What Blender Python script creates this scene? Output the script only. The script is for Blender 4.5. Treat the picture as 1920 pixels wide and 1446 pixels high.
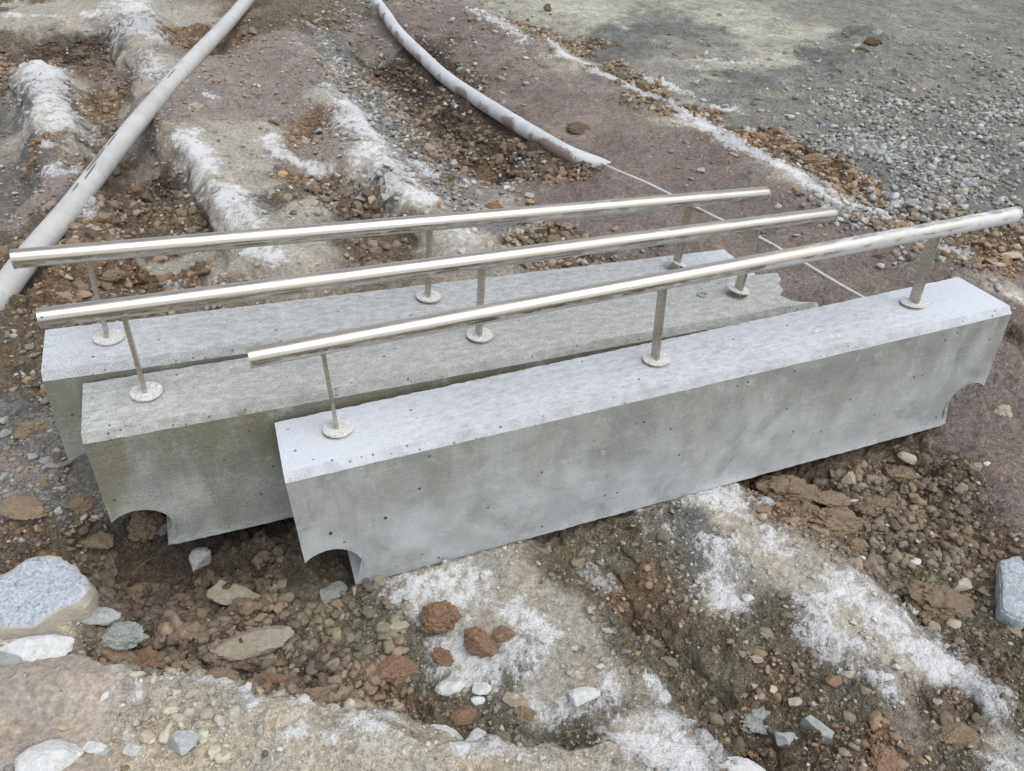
import bpy, bmesh, math, random
import numpy as np
from mathutils import Matrix, Vector, noise as mnoise

# ------------------------------------------------------------------ scene reset
for o in list(bpy.data.objects): bpy.data.objects.remove(o)
scn = bpy.context.scene
COL = scn.collection
PI = math.pi
random.seed(11)
RNG = np.random.default_rng(7)

# ------------------------------------------------------------------ camera
F_PX, PW, PH = 1480.46, 1920.0, 1446.0
CAM = np.array([-0.49025, -1.82476, 1.66159])
CM = np.array([[0.99829841, 0.0583119, 0.0],
               [0.03486649, -0.5969136, 0.80154755],
               [0.04673976, -0.80018365, -0.59793104]])      # columns: right, down, forward
cd = bpy.data.cameras.new('camera'); cam = bpy.data.objects.new('camera', cd); COL.objects.link(cam)
cd.sensor_width = 36.0; cd.lens = F_PX / PW * 36.0; cd.clip_start = 0.05; cd.clip_end = 500
r, dn, fw = CM[:, 0], CM[:, 1], CM[:, 2]
cam.matrix_world = Matrix(((r[0], -dn[0], -fw[0], CAM[0]), (r[1], -dn[1], -fw[1], CAM[1]), (r[2], -dn[2], -fw[2], CAM[2]), (0, 0, 0, 1)))
scn.camera = cam

# ------------------------------------------------------------------ overcast sky and soft sun
SUN_EL, SUN_AZ = math.radians(66), math.radians(128)          # azimuth measured clockwise from +Y
w = bpy.data.worlds.new('World'); scn.world = w; w.use_nodes = True
nt = w.node_tree; nt.nodes.clear()
sky = nt.nodes.new('ShaderNodeTexSky'); sky.sky_type = 'NISHITA'; sky.sun_disc = False
sky.sun_elevation = SUN_EL; sky.sun_rotation = SUN_AZ; sky.air_density = 1.0; sky.dust_density = 2.0; sky.ozone_density = 1.0
hs = nt.nodes.new('ShaderNodeHueSaturation'); hs.inputs['Saturation'].default_value = 0.34
bg = nt.nodes.new('ShaderNodeBackground'); bg.inputs['Strength'].default_value = 0.15
wo = nt.nodes.new('ShaderNodeOutputWorld')
nt.links.new(sky.outputs[0], hs.inputs['Color']); nt.links.new(hs.outputs[0], bg.inputs[0]); nt.links.new(bg.outputs[0], wo.inputs[0])
sl = bpy.data.lights.new('sun', 'SUN'); sl.energy = 0.95; sl.angle = math.radians(60); sl.color = (1.0, 0.995, 0.985)
sun = bpy.data.objects.new('sun', sl); COL.objects.link(sun)
sd = Vector((math.sin(SUN_AZ) * math.cos(SUN_EL), math.cos(SUN_AZ) * math.cos(SUN_EL), math.sin(SUN_EL)))
sun.rotation_euler = sd.to_track_quat('Z', 'Y').to_euler()
scn.render.engine = 'CYCLES'
vs = scn.view_settings; vs.view_transform = 'Standard'; vs.look = 'None'; vs.gamma = 1.0; vs.use_curve_mapping = False
vs.exposure = 0.42

# ------------------------------------------------------------------ small helpers
def lin(c):
    c = np.asarray(c, float) / 255.0
    return np.where(c <= 0.04045, c / 12.92, ((c + 0.055) / 1.055) ** 2.4)
def lin4(c): return tuple(float(v) for v in lin(c)) + (1.0,)

def tag(o, label=None, cat=None, group=None, kind=None):
    if label: o['label'] = label
    if cat: o['category'] = cat
    if group: o['group'] = group
    if kind: o['kind'] = kind
    return o

def mesh_np(name, V, Fc, mat, parent=None, smooth=True, sharp=None, colors=None, fsize=4):
    """mesh object from numpy vertices and equal-sized faces"""
    me = bpy.data.meshes.new(name)
    V = np.asarray(V, np.float32); Fc = np.asarray(Fc, np.int32)
    me.vertices.add(len(V)); me.vertices.foreach_set('co', V.ravel())
    n = Fc.shape[1]
    me.loops.add(Fc.size); me.loops.foreach_set('vertex_index', Fc.ravel())
    me.polygons.add(len(Fc)); me.polygons.foreach_set('loop_start', np.arange(0, Fc.size, n, dtype=np.int32))
    if smooth: me.polygons.foreach_set('use_smooth', np.ones(len(Fc), bool))
    me.update(calc_edges=True)
    if colors:
        for k, arr in colors.items():
            if arr.ndim == 1:
                a = me.attributes.new(k, 'FLOAT', 'POINT'); a.data.foreach_set('value', arr.astype(np.float32))
            else:
                a = me.attributes.new(k, 'FLOAT_COLOR', 'POINT')
                a.data.foreach_set('color', np.c_[arr, np.ones(len(arr))].astype(np.float32).ravel())
    if sharp is not None: me.set_sharp_from_angle(angle=math.radians(sharp))
    if mat: me.materials.append(mat)
    o = bpy.data.objects.new(name, me); COL.objects.link(o)
    if parent: o.parent = parent
    return o

def bm_obj(name, bm, mat, parent=None, smooth=True, sharp=35):
    me = bpy.data.meshes.new(name); bm.normal_update(); bm.to_mesh(me); bm.free()
    if smooth:
        for p in me.polygons: p.use_smooth = True
        me.set_sharp_from_angle(angle=math.radians(sharp))
    if mat: me.materials.append(mat)
    o = bpy.data.objects.new(name, me); COL.objects.link(o)
    if parent: o.parent = parent
    return o

# ------------------------------------------------------------------ numpy noise
TAB = RNG.random((8, 256, 256))
def vnoise(x, y, k=0):
    xi = np.floor(x).astype(np.int64); yi = np.floor(y).astype(np.int64)
    fx = x - xi; fy = y - yi
    fx = fx * fx * fx * (fx * (fx * 6 - 15) + 10); fy = fy * fy * fy * (fy * (fy * 6 - 15) + 10)
    t = TAB[k % 8]; x0 = xi & 255; x1 = (xi + 1) & 255; y0 = yi & 255; y1 = (yi + 1) & 255
    return (t[x0, y0] * (1 - fx) + t[x1, y0] * fx) * (1 - fy) + (t[x0, y1] * (1 - fx) + t[x1, y1] * fx) * fy
def fbm(x, y, sc, oct=4, k=0, gain=0.5):
    a = 1.0; s = np.zeros_like(x); tot = 0
    c, sn = math.cos(0.7), math.sin(0.7)
    X = x * sc + 17.3 * k; Y = y * sc - 9.1 * k
    for i in range(oct):
        s += a * (vnoise(X, Y, k + i) - 0.5) * 2; tot += a; a *= gain
        X, Y = (c * X - sn * Y) * 2.03 + 5.1, (sn * X + c * Y) * 2.03 + 1.7
    return s / tot
RT = RNG.random((3, 256, 256))
def worley(x, y, sc):
    """rounded lumps: 1 at the cell point, 0 at the border (also a random value per cell)"""
    X = x * sc; Y = y * sc; xi = np.floor(X).astype(np.int64); yi = np.floor(Y).astype(np.int64)
    d1 = np.full(x.shape, 9.0); d2 = np.full(x.shape, 9.0); rv = np.zeros(x.shape)
    for i in (-1, 0, 1):
        for j in (-1, 0, 1):
            a = (xi + i) & 255; b = (yi + j) & 255
            d = (xi + i + RT[0][a, b] - X) ** 2 + (yi + j + RT[1][a, b] - Y) ** 2
            near = d < d1
            d2 = np.where(near, d1, np.minimum(d2, d)); rv = np.where(near, RT[2][a, b], rv); d1 = np.where(near, d, d1)
    d1 = np.sqrt(d1); d2 = np.sqrt(d2)
    return np.clip((d2 - d1) * 1.4, 0, 1), rv

# ------------------------------------------------------------------ photo pixel -> ground
def zbase(y): return 0.022 * np.maximum(0.0, y - 0.6)
def ray(px, py):
    d = CM @ np.array([(px - PW / 2) / F_PX, (py - PH / 2) / F_PX, 1.0]); return d
def unp(px, py, dz=0.0):
    """point where the pixel's ray meets the gently rising base ground (plus dz)"""
    d = ray(px, py); z = dz
    for _ in range(12):
        t = (z - CAM[2]) / d[2]; z = 0.5 * z + 0.5 * (zbase(CAM[1] + t * d[1]) + dz)
    t = (z - CAM[2]) / d[2]; P = CAM + t * d
    return P
def depth(P): return float(CM[:, 2] @ (np.asarray(P) - CAM))

# ------------------------------------------------------------------ the ground sheet: a graded grid, finer near the blocks
NC, NR = 960, 800
ty = np.linspace(0, 1, NR)
y_in = -1.36 + (np.exp(ty * math.log(11.5 / 1.75)) - 1) * 1.75 * 0.98
Y0, Y1 = y_in[0], y_in[-1]
ext = np.array([0.1, 0.3, 0.7, 1.5, 3, 6, 12, 25, 60, 120.0])
rows_y = np.r_[(Y0 - ext)[::-1], y_in, Y1 + ext]
cols_t = np.r_[-(1 + 0.06 * np.cumsum(1.9 ** np.arange(9)))[::-1], np.linspace(-1, 1, NC), 1 + 0.06 * np.cumsum(1.9 ** np.arange(9))]
def halfw(y): return np.clip(1.75 + 0.60 * (y - Y0), 1.6, 9.0)
GY, GT = np.meshgrid(rows_y, cols_t, indexing='ij')
GX = -0.42 + GT * halfw(GY)
R0 = len(ext); C0 = 9

# height control lines: (dz, [(px,py),...])   read off the photograph
HL = [
 # --- upper left ridges and furrows
 (0.06, [(0, 50), (60, 35), (130, 45)]), (-0.06, [(0, 125), (80, 105), (150, 85)]),
 (0.07, [(60, 125), (85, 180), (95, 250), (115, 330), (165, 410), (190, 450)]),
 (-0.10, [(-60, 160), (0, 230), (10, 330), (35, 400)]), (-0.03, [(0, 480), (50, 520)]),
 (-0.08, [(185, 110), (190, 190), (205, 240), (250, 330), (300, 400), (310, 440)]),
 (-0.09, [(290, 460), (320, 510), (330, 540)]),
 (0.09, [(235, 0), (255, 60), (290, 130), (310, 190), (345, 270), (380, 330), (420, 380), (460, 430), (480, 490), (500, 540)]),
 (-0.06, [(360, 30), (370, 70), (360, 100)]), (-0.05, [(340, 330), (380, 400), (390, 450), (420, 520)]),
 (0.05, [(500, 30), (540, 90), (590, 150), (640, 215)]), (0.035, [(440, 230), (500, 330), (560, 390)]),
 (-0.02, [(560, 220), (600, 260)]), (-0.05, [(580, 340), (660, 370), (700, 430), (760, 480)]),
 (0.06, [(640, 220), (690, 290), (740, 350), (800, 400), (850, 450), (900, 500)]),
 # --- trench
 (-0.04, [(610, 60), (680, 170), (760, 260), (830, 330), (880, 370)]),
 (-0.21, [(635, 40), (715, 150), (795, 238), (875, 308), (925, 348)]),
 (-0.19, [(690, 26), (738, 84), (793, 148), (866, 212), (958, 278), (1036, 322), (1075, 342)]),
 (0.00, [(706, 0), (748, 52), (800, 108), (870, 165), (960, 222), (1040, 268), (1115, 308)]),
 (-0.04, [(960, 380), (1020, 350), (1080, 338)]), (-0.03, [(900, 400), (930, 430)]), (0.0, [(1000, 450), (1080, 470)]),
 # --- purple fill
 (0.03, [(735, 5), (790, 75), (860, 135), (960, 200), (1045, 250), (1120, 290)]),
 (0.02, [(1160, 345), (1260, 395), (1400, 450), (1520, 520), (1610, 570)]), (0.03, [(900, 60), (1060, 190), (1250, 300), (1400, 380), (1560, 460), (1700, 540)]),
 (0.055, [(880, 20), (1000, 80), (1120, 140), (1230, 205), (1330, 260), (1450, 310), (1540, 370), (1640, 430), (1760, 490), (1860, 550)]),
 (-0.005, [(960, 30), (1080, 95), (1200, 165), (1320, 215), (1440, 275), (1540, 320), (1640, 380), (1760, 440), (1880, 500), (1990, 560)]),
 # --- far right yard
 (0.02, [(1000, 0), (1200, 100), (1400, 190), (1560, 240)]), (0.0, [(1200, 0), (1500, 60), (1920, 100)]), (0.02, [(1500, 160), (1920, 200)]),
 (0.04, [(1640, 300), (1760, 320), (1900, 350)]), (0.02, [(1700, 390), (1900, 420)]), (0.06, [(1625, 55), (1630, 80)]),
 # --- under / beside the blocks
 (0.00, [(600, 600), (1000, 560), (1300, 540)]), (-0.04, [(300, 760), (700, 720), (1100, 650)]),
 (0.05, [(1880, 620), (1840, 700), (1790, 790)]), (0.045, [(1900, 760), (1890, 880), (1920, 1000)]),
 (0.06, [(40, 640), (60, 720), (90, 800), (130, 850)]), (0.05, [(0, 700), (40, 850), (60, 960)]), (0.03, [(130, 870), (170, 930), (200, 960)]),
 (0.015, [(20, 1020), (100, 1010), (170, 985)]),
 # --- hole in front of the left ends
 (-0.10, [(190, 1060), (260, 1055), (330, 1070)]), (-0.13, [(340, 1080), (420, 1085), (500, 1080)]), (-0.11, [(520, 1060), (600, 1070), (660, 1090)]),
 (-0.07, [(420, 1160), (520, 1150), (620, 1160)]), (-0.02, [(200, 1190), (290, 1190), (350, 1210)]), (-0.06, [(230, 1240), (330, 1255), (470, 1270)]),
 (-0.06, [(560, 1230), (640, 1260), (700, 1270)]), (-0.08, [(500, 1300), (590, 1310), (700, 1330)]), (-0.05, [(780, 1360), (900, 1370), (1010, 1385)]),
 (0.02, [(0, 1150), (40, 1180), (100, 1200)]),
 # --- rock ledge at the bottom
 (0.06, [(0, 1275), (60, 1262), (150, 1255), (225, 1262), (300, 1275), (430, 1290), (480, 1325), (560, 1322), (650, 1335), (735, 1350), (758, 1400), (800, 1425), (1000, 1420), (1150, 1430), (1185, 1446)]),
 (0.03, [(0, 1380), (120, 1350), (240, 1360)]), (0.07, [(560, 1380), (680, 1400)]), (0.04, [(0, 1500), (400, 1480), (800, 1480), (1100, 1490)]), (0.055, [(300, 1330), (400, 1350)]),
 # --- ridges in front of the nearest block
 (-0.035, [(730, 1110), (800, 1190), (850, 1270), (900, 1330)]),
 (-0.012, [(700, 1085), (840, 1060), (975, 1020)]), (-0.005, [(800, 1110), (930, 1180), (1030, 1230), (1120, 1310), (1240, 1410)]), (-0.005, [(985, 1030), (1060, 1110), (1130, 1190), (1180, 1250)]),
 (-0.10, [(1030, 1030), (1110, 1080), (1200, 1180), (1300, 1290), (1420, 1400)]), (-0.06, [(1090, 1010), (1160, 985)]),
 (-0.03, [(1240, 1080), (1350, 1200), (1500, 1330)]), (-0.03, [(1550, 1420), (1700, 1420), (1900, 1440)]),
 (0.012, [(1210, 975), (1290, 950), (1380, 925)]), (0.005, [(1330, 960), (1450, 1050), (1570, 1150), (1700, 1240), (1790, 1300)]), (0.012, [(1400, 935), (1480, 985), (1570, 1050), (1640, 1110)]),
 (-0.055, [(1430, 915), (1510, 960), (1600, 1030), (1690, 1110)]), (-0.025, [(1560, 880), (1640, 900), (1720, 980), (1800, 1080)]), (0.0, [(1740, 850), (1800, 930), (1850, 1020)]),
 (-0.02, [(1750, 1130), (1850, 1210), (1930, 1270)]), (-0.02, [(1650, 1300), (1800, 1380)]),
]
def seg_d2(X, Y, a, b):
    ax, ay = a; dx, dy = b[0] - ax, b[1] - ay; L2 = dx * dx + dy * dy + 1e-12
    t = np.clip(((X - ax) * dx + (Y - ay) * dy) / L2, 0, 1)
    return (X - ax - t * dx) ** 2 + (Y - ay - t * dy) ** 2
def shepard(X, Y, items, p, eps):
    """items: list of (value array, [world xy points]); inverse-distance blend of polylines"""
    num = None; den = np.zeros(X.shape)
    for val, pts in items:
        d2 = np.full(X.shape, 1e9)
        if len(pts) == 1: d2 = (X - pts[0][0]) ** 2 + (Y - pts[0][1]) ** 2
        for a, b in zip(pts[:-1], pts[1:]): d2 = np.minimum(d2, seg_d2(X, Y, a, b))
        wt = (d2 + eps) ** (-p / 2); val = np.atleast_1d(np.asarray(val, float))
        c = wt[..., None] * val
        num = c if num is None else num + c; den += wt
    return num / den[..., None]
def coarse_eval(fn, step=4):
    """evaluate on every 4th grid line and interpolate along the grid"""
    ri = np.unique(np.r_[np.arange(0, len(rows_y), step), len(rows_y) - 1]); ci = np.unique(np.r_[np.arange(0, len(cols_t), step), len(cols_t) - 1])
    A = fn(GX[np.ix_(ri, ci)], GY[np.ix_(ri, ci)])
    rr = np.arange(len(rows_y)); k = np.clip(np.searchsorted(ri, rr, 'right') - 1, 0, len(ri) - 2); f = ((rr - ri[k]) / (ri[k + 1] - ri[k]))[:, None, None]
    A = A[k] * (1 - f) + A[k + 1] * f
    cc = np.arange(len(cols_t)); k = np.clip(np.searchsorted(ci, cc, 'right') - 1, 0, len(ci) - 2); f = ((cc - ci[k]) / (ci[k + 1] - ci[k]))[None, :, None]
    return A[:, k] * (1 - f) + A[:, k + 1] * f
HL = [(dz * (1.15 if (k < 16) else 1.0), L) for k, (dz, L) in enumerate(HL)]
hitems = [(dz, [tuple(unp(px, py, dz)[:2]) for px, py in L]) for dz, L in HL]
H = coarse_eval(lambda X, Y: shepard(X, Y, hitems, 4.2, 3e-4), 2)[..., 0]
def blur(A, k):
    for ax in (0, 1):
        P = np.concatenate([np.take(A, [0] * k, ax), A, np.take(A, [-1] * k, ax)], ax); C = np.cumsum(P, ax); n = A.shape[ax]
        z = np.take(C, range(2 * k, n + 2 * k), ax); z0 = np.concatenate([np.zeros_like(np.take(C, [0], ax)), np.take(C, range(0, n - 1), ax)], ax); A = (z - z0) / (2 * k + 1)
    return A
for _ in range(3): H = blur(H, 4)

# surface classes: colour (sRGB; K also paints shade on the left slope), crumbliness, pebble density
CLS = {
 'P': ((136, 125, 118), 0.60, 0.06), 'B': ((122, 109, 93), 1.10, 0.75), 'O': ((138, 117, 95), 1.05, 0.6), 'D': ((92, 81, 70), 1.20, 0.5),
 'T': ((172, 166, 154), 0.36, 0.12), 'G': ((140, 138, 132), 0.65, 1.0), 'N': ((137, 135, 127), 0.50, 0.14), 'S': ((168, 166, 153), 0.36, 0.06),
 'M': ((146, 136, 128), 0.50, 0.25), 'K': ((121, 120, 115), 0.60, 0.3), 'V': ((120, 113, 97), 0.75, 0.45), 'L': ((184, 175, 159), 0.45, 0.12), 'R': ((166, 156, 145), 0.12, 0.02),
}
CP = {
 'B': '800,220 820,165 880,285 840,215 0,20 10,140 190,110 20,450 10,560 150,170 200,230 220,290 240,330 210,160 400,50 450,25 280,380 330,390 310,430 230,360 300,420 360,400 620,350 660,370 600,370 520,390 700,400 720,420 520,60 560,10 620,30 720,120 760,170 840,250 1000,300 980,440 1050,440 700,470 220,540 60,600 1080,100 1150,140 1700,400 1780,420 1850,440 1910,650 1600,880 1700,870 1760,900 1650,950 1720,1000 1800,1000 1850,1050 1620,1010 1850,1220 1200,1100 1250,1150 1400,1300 1450,1250 1350,1350 1550,1400 1800,1330 700,1280 800,1300 150,1000 480,1130 350,1150 300,1200 230,1230 260,1260 380,1230 450,1220 550,1260 600,1300 650,1320 80,780 60,700 30,650 60,1010 430,1180 330,1190 510,1240',
 'T': '60,40 120,45 30,60 60,130 90,160 80,250 130,230 140,300 260,40 300,100 290,150 270,200 340,20 420,30 380,310 420,350 450,400 480,320 430,280 470,260 380,440 560,400 480,370 930,380 900,450 560,480 430,500 1760,460 1900,560 1350,960 1420,1000 1480,1050 1550,1100 1620,1150 1700,1220 1760,1260 1350,1100 800,1080 900,1050 960,1080 1020,1130 1080,1200 1050,1250 900,1180 1000,1290 1200,1370 1250,1420 1900,1400 1100,130 1300,240 1500,340 1600,410 1150,1270 820,1120 660,250 700,310 780,390 640,200 300,470 860,470',
 'D': '250,1150 330,1165 400,1205 520,1165 600,1225 470,1248 1560,905 830,172 900,222 980,272 1045,308 785,128 745,82 900,240 960,282 1020,308 850,196 800,150 760,105 100,95 150,80 300,330 880,230 940,290 1500,300 450,1060 380,1080 300,1060 200,1050 220,1020 420,1130 260,1080 330,1100',
 'O': '30,120 110,300 180,190 370,50 350,70 360,90 260,440 600,230 590,250 550,340 880,225 940,268 1050,322 350,510 240,510 120,560 1000,60 1200,170 1250,200 1320,220 1400,260 1450,290 1540,320 1580,350 1640,380 1800,470 1880,500 1840,510 1500,900 1480,950 1650,1380 740,1250 480,1280 1650,430 1190,1080',
 'K': '20,200 10,280 30,330 60,370 600,60 640,90 1180,70 1150,110 1280,60 1630,70 1550,120 1400,160 30,800 1290,1000',  # the upper-left points paint the slope's shade as grey soil
 'M': '40,400 100,380 160,130 250,230 350,130 330,180 400,120 420,170 380,190 330,220 470,120 520,110 270,300 510,210 550,150 600,130 560,300 540,80 680,20 700,60 900,330 950,330 900,350 1000,100 1080,240 1100,170 1900,540 40,950 20,880 1700,1330 500,160 450,210',
 'G': '180,60 640,250 660,150 700,200 740,230 780,300 820,330 870,360 920,390 950,420 500,400 1350,170 1620,260 1700,280 1800,260 1900,300 1850,350 1750,340 1650,330 1880,400 1800,380 1600,300 1700,370 100,900 60,850 150,920 100,830 120,960 180,960',
 'P': '850,60 900,120 960,180 1020,220 1000,340 1060,350 1100,380 1150,340 1200,320 1250,270 1300,330 1400,360 1480,400 1560,450 1620,500 1300,430 1400,480 1520,520 1580,550 1700,520 800,40 920,80 1100,280 1350,390 1880,600 1900,720 1830,760 1850,850 1900,900 1800,800 1910,980 1050,400 1150,430 1200,390 1440,560 1890,800',
 'N': '1200,30 1230,130 1350,80 1560,40 1600,100 1500,150 1450,200 1500,230 1600,160 1700,80 1800,60 1900,100 1850,160 1750,150 1700,200 1600,220 1540,260 1900,250 1250,160 1400,220 1300,100 1640,20 1900,20',
 'S': '1000,20 1060,50 1100,40 1330,130 1420,70 1480,60 1450,110 1150,20 1380,30 1280,190',
 'V': '1780,1100 1860,1150 1900,1220 1250,1000 1300,1080 1080,1040 1150,1020 1130,1080 1200,1200 1300,1200 1350,1250 1500,1330 1800,1400 1900,1320 1600,1300 950,1250 1150,1300 740,1140 700,1200 650,1150 620,1090 800,1240 850,1340 900,1380 960,1330 1050,1360 1100,1400 520,1080 560,1100 200,1200 520,1200 580,1180 1420,1180 1480,1180',
 'R': '60,1310 150,1300 200,1330 120,1370 40,1420 20,1340 200,1280 160,1420',
 'L': '240,1275 320,1283 430,1297 500,1335 560,1330 650,1342 730,1358 760,1410 860,1430 1000,1428 1120,1438 300,1310 420,1320 330,1400 500,1350 560,1360 640,1360 700,1370 600,1420 480,1400 750,1430 900,1440 1050,1440 250,1350 400,1440 20,1200 80,1230',
}
citems = []
for k, s in CP.items():
    c, rg, pb = CLS[k]
    for q in s.split():
        px, py = map(float, q.split(','))
        citems.append((np.r_[lin(c), rg, pb], [tuple(unp(px, py)[:2])]))
def col_eval(X, Y):
    dist = np.sqrt((X - CAM[0]) ** 2 + (Y - CAM[1]) ** 2 + 2.7)
    a = 0.022 * dist * (1 + 0.8 * np.clip((Y - 2) / 3, 0, 1))
    wx = a * fbm(X, Y, 5.0, 4, 1, 0.65); wy = a * 1.6 * fbm(X, Y, 5.0, 4, 3, 0.65)
    return shepard(X + wx, Y + wy, citems, 5.0, 2e-4)
CR = coarse_eval(col_eval, 3)
BASE, ROUGH, PEB = CR[..., :3], CR[..., 3], CR[..., 4]

# white frost / lime dust: strokes (half width in photo pixels, strength, points)
FR = [
 (34, 1.0, [(80, 120), (85, 170), (110, 240), (120, 255)]), (16, .8, [(70, 190), (90, 240)]), (14, 1, [(110, 305), (118, 310)]), (16, 1, [(105, 345), (130, 350)]), (12, .8, [(165, 405), (180, 440)]),
 (34, .9, [(235, 5), (258, 50), (270, 90)]), (26, .65, [(285, 130), (310, 190)]), (15, .8, [(20, 45), (60, 50)]), (14, .8, [(95, 45), (110, 48)]), (12, .8, [(170, 40), (185, 45)]), (16, .5, [(0, 25), (40, 20)]),
 (22, 1.0, [(350, 280), (385, 325), (400, 350)]), (26, 1.0, [(425, 375), (455, 420), (465, 450)]), (26, 1.0, [(470, 480), (490, 510), (520, 520)]), (15, .9, [(310, 495), (318, 530)]),
 (18, 1.0, [(508, 272), (520, 300)]), (14, .9, [(545, 300), (590, 305), (620, 310)]), (26, 1.1, [(650, 205), (670, 250), (700, 270)]), (30, 1.1, [(690, 300), (720, 330), (740, 370), (790, 395)]), (16, .9, [(785, 290), (795, 315)]),
 (22, .9, [(820, 440), (870, 460), (880, 480)]), (18, .8, [(740, 345), (760, 380)]), (20, .5, [(560, 95), (600, 100)]), (12, .6, [(520, 220), (530, 225)]), (14, .7, [(395, 200), (405, 205)]),
 (10, .55, [(580, 20), (640, 130)]), (14, .5, [(620, 170), (640, 200)]),
 # bright strip along the purple fill
 (16, .75, [(900, 35), (950, 60), (985, 90)]), (11, 1.0, [(1038, 90), (1060, 118), (1110, 130)]), (17, 1.0, [(1120, 145), (1170, 165), (1200, 180)]), (17, 1.05, [(1215, 195), (1260, 215), (1290, 232)]),
 (24, 1.1, [(1310, 240), (1370, 285), (1420, 300)]), (19, 1.0, [(1430, 310), (1490, 340), (1540, 375)]), (15, 1.0, [(1560, 390), (1620, 410), (1660, 430)]), (13, .9, [(1680, 395), (1670, 385)]),
 (8, 1.0, [(1210, 150), (1225, 156)]), (8, 1.0, [(1245, 155), (1265, 168)]), (9, 1.0, [(1335, 200), (1360, 205)]), (8, .9, [(1385, 215), (1395, 218)]), (9, .8, [(1395, 245), (1405, 248)]),
 (18, .9, [(1770, 480), (1800, 500)]), (15, .8, [(1900, 575), (1925, 590)]), (12, .6, [(1720, 400), (1735, 410)]),
 # in front
 (40, 0.75, [(770, 1090), (860, 1080)]), (36, .85, [(850, 1130), (890, 1120)]), (36, .95, [(960, 1140), (1000, 1170)]), (44, .95, [(860, 1210), (910, 1240), (950, 1210)]), (22, .8, [(1000, 1150), (1010, 1210)]),
 (26, .8, [(1010, 1310), (1070, 1330)]), (24, .75, [(1140, 1290), (1130, 1320)]), (16, 1.0, [(1225, 1275), (1235, 1290)]), (46, 1.05, [(1190, 1390), (1250, 1410), (1310, 1420)]), (32, .9, [(1230, 1340), (1270, 1370)]),
 (40, .8, [(1320, 930), (1370, 950)]), (36, .85, [(1350, 1040), (1355, 1100)]), (30, .75, [(1420, 1000), (1440, 1020)]), (32, .95, [(1530, 1130), (1545, 1190), (1570, 1220)]), (36, 1.0, [(1580, 1110), (1650, 1160), (1720, 1210), (1760, 1240)]),
 (30, 1.15, [(1820, 1285), (1850, 1305)]), (28, .6, [(1220, 960), (1240, 990)]), (20, .65, [(1640, 1260), (1670, 1290)]), (30, .6, [(1870, 1420), (1910, 1430)]), (24, .6, [(1120, 1030), (1140, 1050)]),
 (10, .9, [(225, 1265), (260, 1290), (265, 1330)]), (10, .85, [(290, 1285), (430, 1300)]), (16, 1.0, [(455, 1310), (485, 1340)]), (16, .85, [(520, 1325), (640, 1340), (720, 1355)]), (26, .55, [(680, 1390), (740, 1410)]), (12, .8, [(0, 1205), (60, 1215), (100, 1240)]),
 (26, .6, [(880, 1420), (960, 1430)]), (20, .6, [(560, 1400), (620, 1430)]), (12, .6, [(240, 1400), (270, 1430)]),
 # scraps on the far yard
 (14, .5, [(1330, 120), (1420, 125)]), (10, .5, [(1270, 170), (1300, 180)]), (20, .35, [(1100, 20), (1000, 15)]),
]
FR = [(hw, st * (0.84 if (L[0][1] < 520 and L[0][0] < 900) else (0.92 if L[0][1] > 800 else 1.0)), L) for hw, st, L in FR]
def frost_eval(X, Y):
    out = np.zeros(X.shape); dist = np.sqrt((X - CAM[0]) ** 2 + (Y - CAM[1]) ** 2 + 2.7)
    a = 0.011 * dist
    X = X + a * fbm(X, Y, 9.0, 4, 2, 0.6); Y = Y + a * 1.5 * fbm(X, Y, 9.0, 4, 5, 0.6)
    for hw, st, L in FR:
        P = [unp(px, py) for px, py in L]; hwm = hw * depth(P[len(P) // 2]) / F_PX
        d2 = np.full(X.shape, 1e9)
        for p, q in zip(P[:-1], P[1:]): d2 = np.minimum(d2, seg_d2(X, Y, p[:2], q[:2]))
        out = np.maximum(out, st * np.clip(1.22 - 0.56 * np.sqrt(d2) / hwm, 0, 1.0))
    return out[..., None]
FROST = coarse_eval(frost_eval, 3)[..., 0]

# relief: soil lumps, crumbs and rock grain
DIST = np.sqrt((GX - CAM[0]) ** 2 + (GY - CAM[1]) ** 2 + 2.7)
inner = (np.abs(GT) < 1.2) & (GY > Y0 - 0.5) & (GY < Y1 + 1)
wx = GX + 0.03 * fbm(GX, GY, 12, 3, 4); wy = GY + 0.03 * fbm(GX, GY, 12, 3, 6)
l1, r1 = worley(wx, wy, 13.0); l2, r2 = worley(wx * 1.01 + 3, wy, 34.0); l3, r3 = worley(wx + 0.008 * fbm(GX, GY, 60, 2, 1), wy + 7, 85.0)
H += zbase(GY)
lum = np.clip(0.75 + 1.1 * fbm(GX, GY, 4, 3, 5), 0.35, 1.5)
H += 0.018 * fbm(GX, GY, 3.0, 3, 0) * (0.4 + ROUGH)
l0, r0 = worley(wx + 0.02 * fbm(GX, GY, 30, 3, 6), wy + 0.02 * fbm(GX, GY, 30, 3, 2), 7.0)
R2 = ROUGH ** 1.3
H += R2 * lum * (1 + 0.5 * np.clip(ROUGH - 0.7, 0, 1)) * 1.25 * (0.020 * (l0 ** 0.5) * np.clip(r0 - 0.4, 0, 1) + 0.030 * (l1 ** 0.55) * (r1 - 0.3) + 0.018 * (l2 ** 0.55) * (r2 - 0.15) + 0.008 * (l3 ** 0.6) * r3)
H += 0.012 * fbm(GX, GY, 14, 5, 3, 0.62) * (0.25 + 0.8 * ROUGH)
H += 0.0065 * fbm(GX, GY, 50, 4, 1, 0.65) * (0.45 + 0.8 * ROUGH)
PEAK = np.clip(0.5 + 0.30 * fbm(GX, GY, 14, 5, 3, 0.62) + 0.45 * fbm(GX, GY, 50, 4, 1, 0.65) + 0.6 * ROUGH * ((l2 ** 0.55) * (r2 - 0.15) + (l3 ** 0.6) * (r3 - 0.3)), 0, 1)
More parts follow.
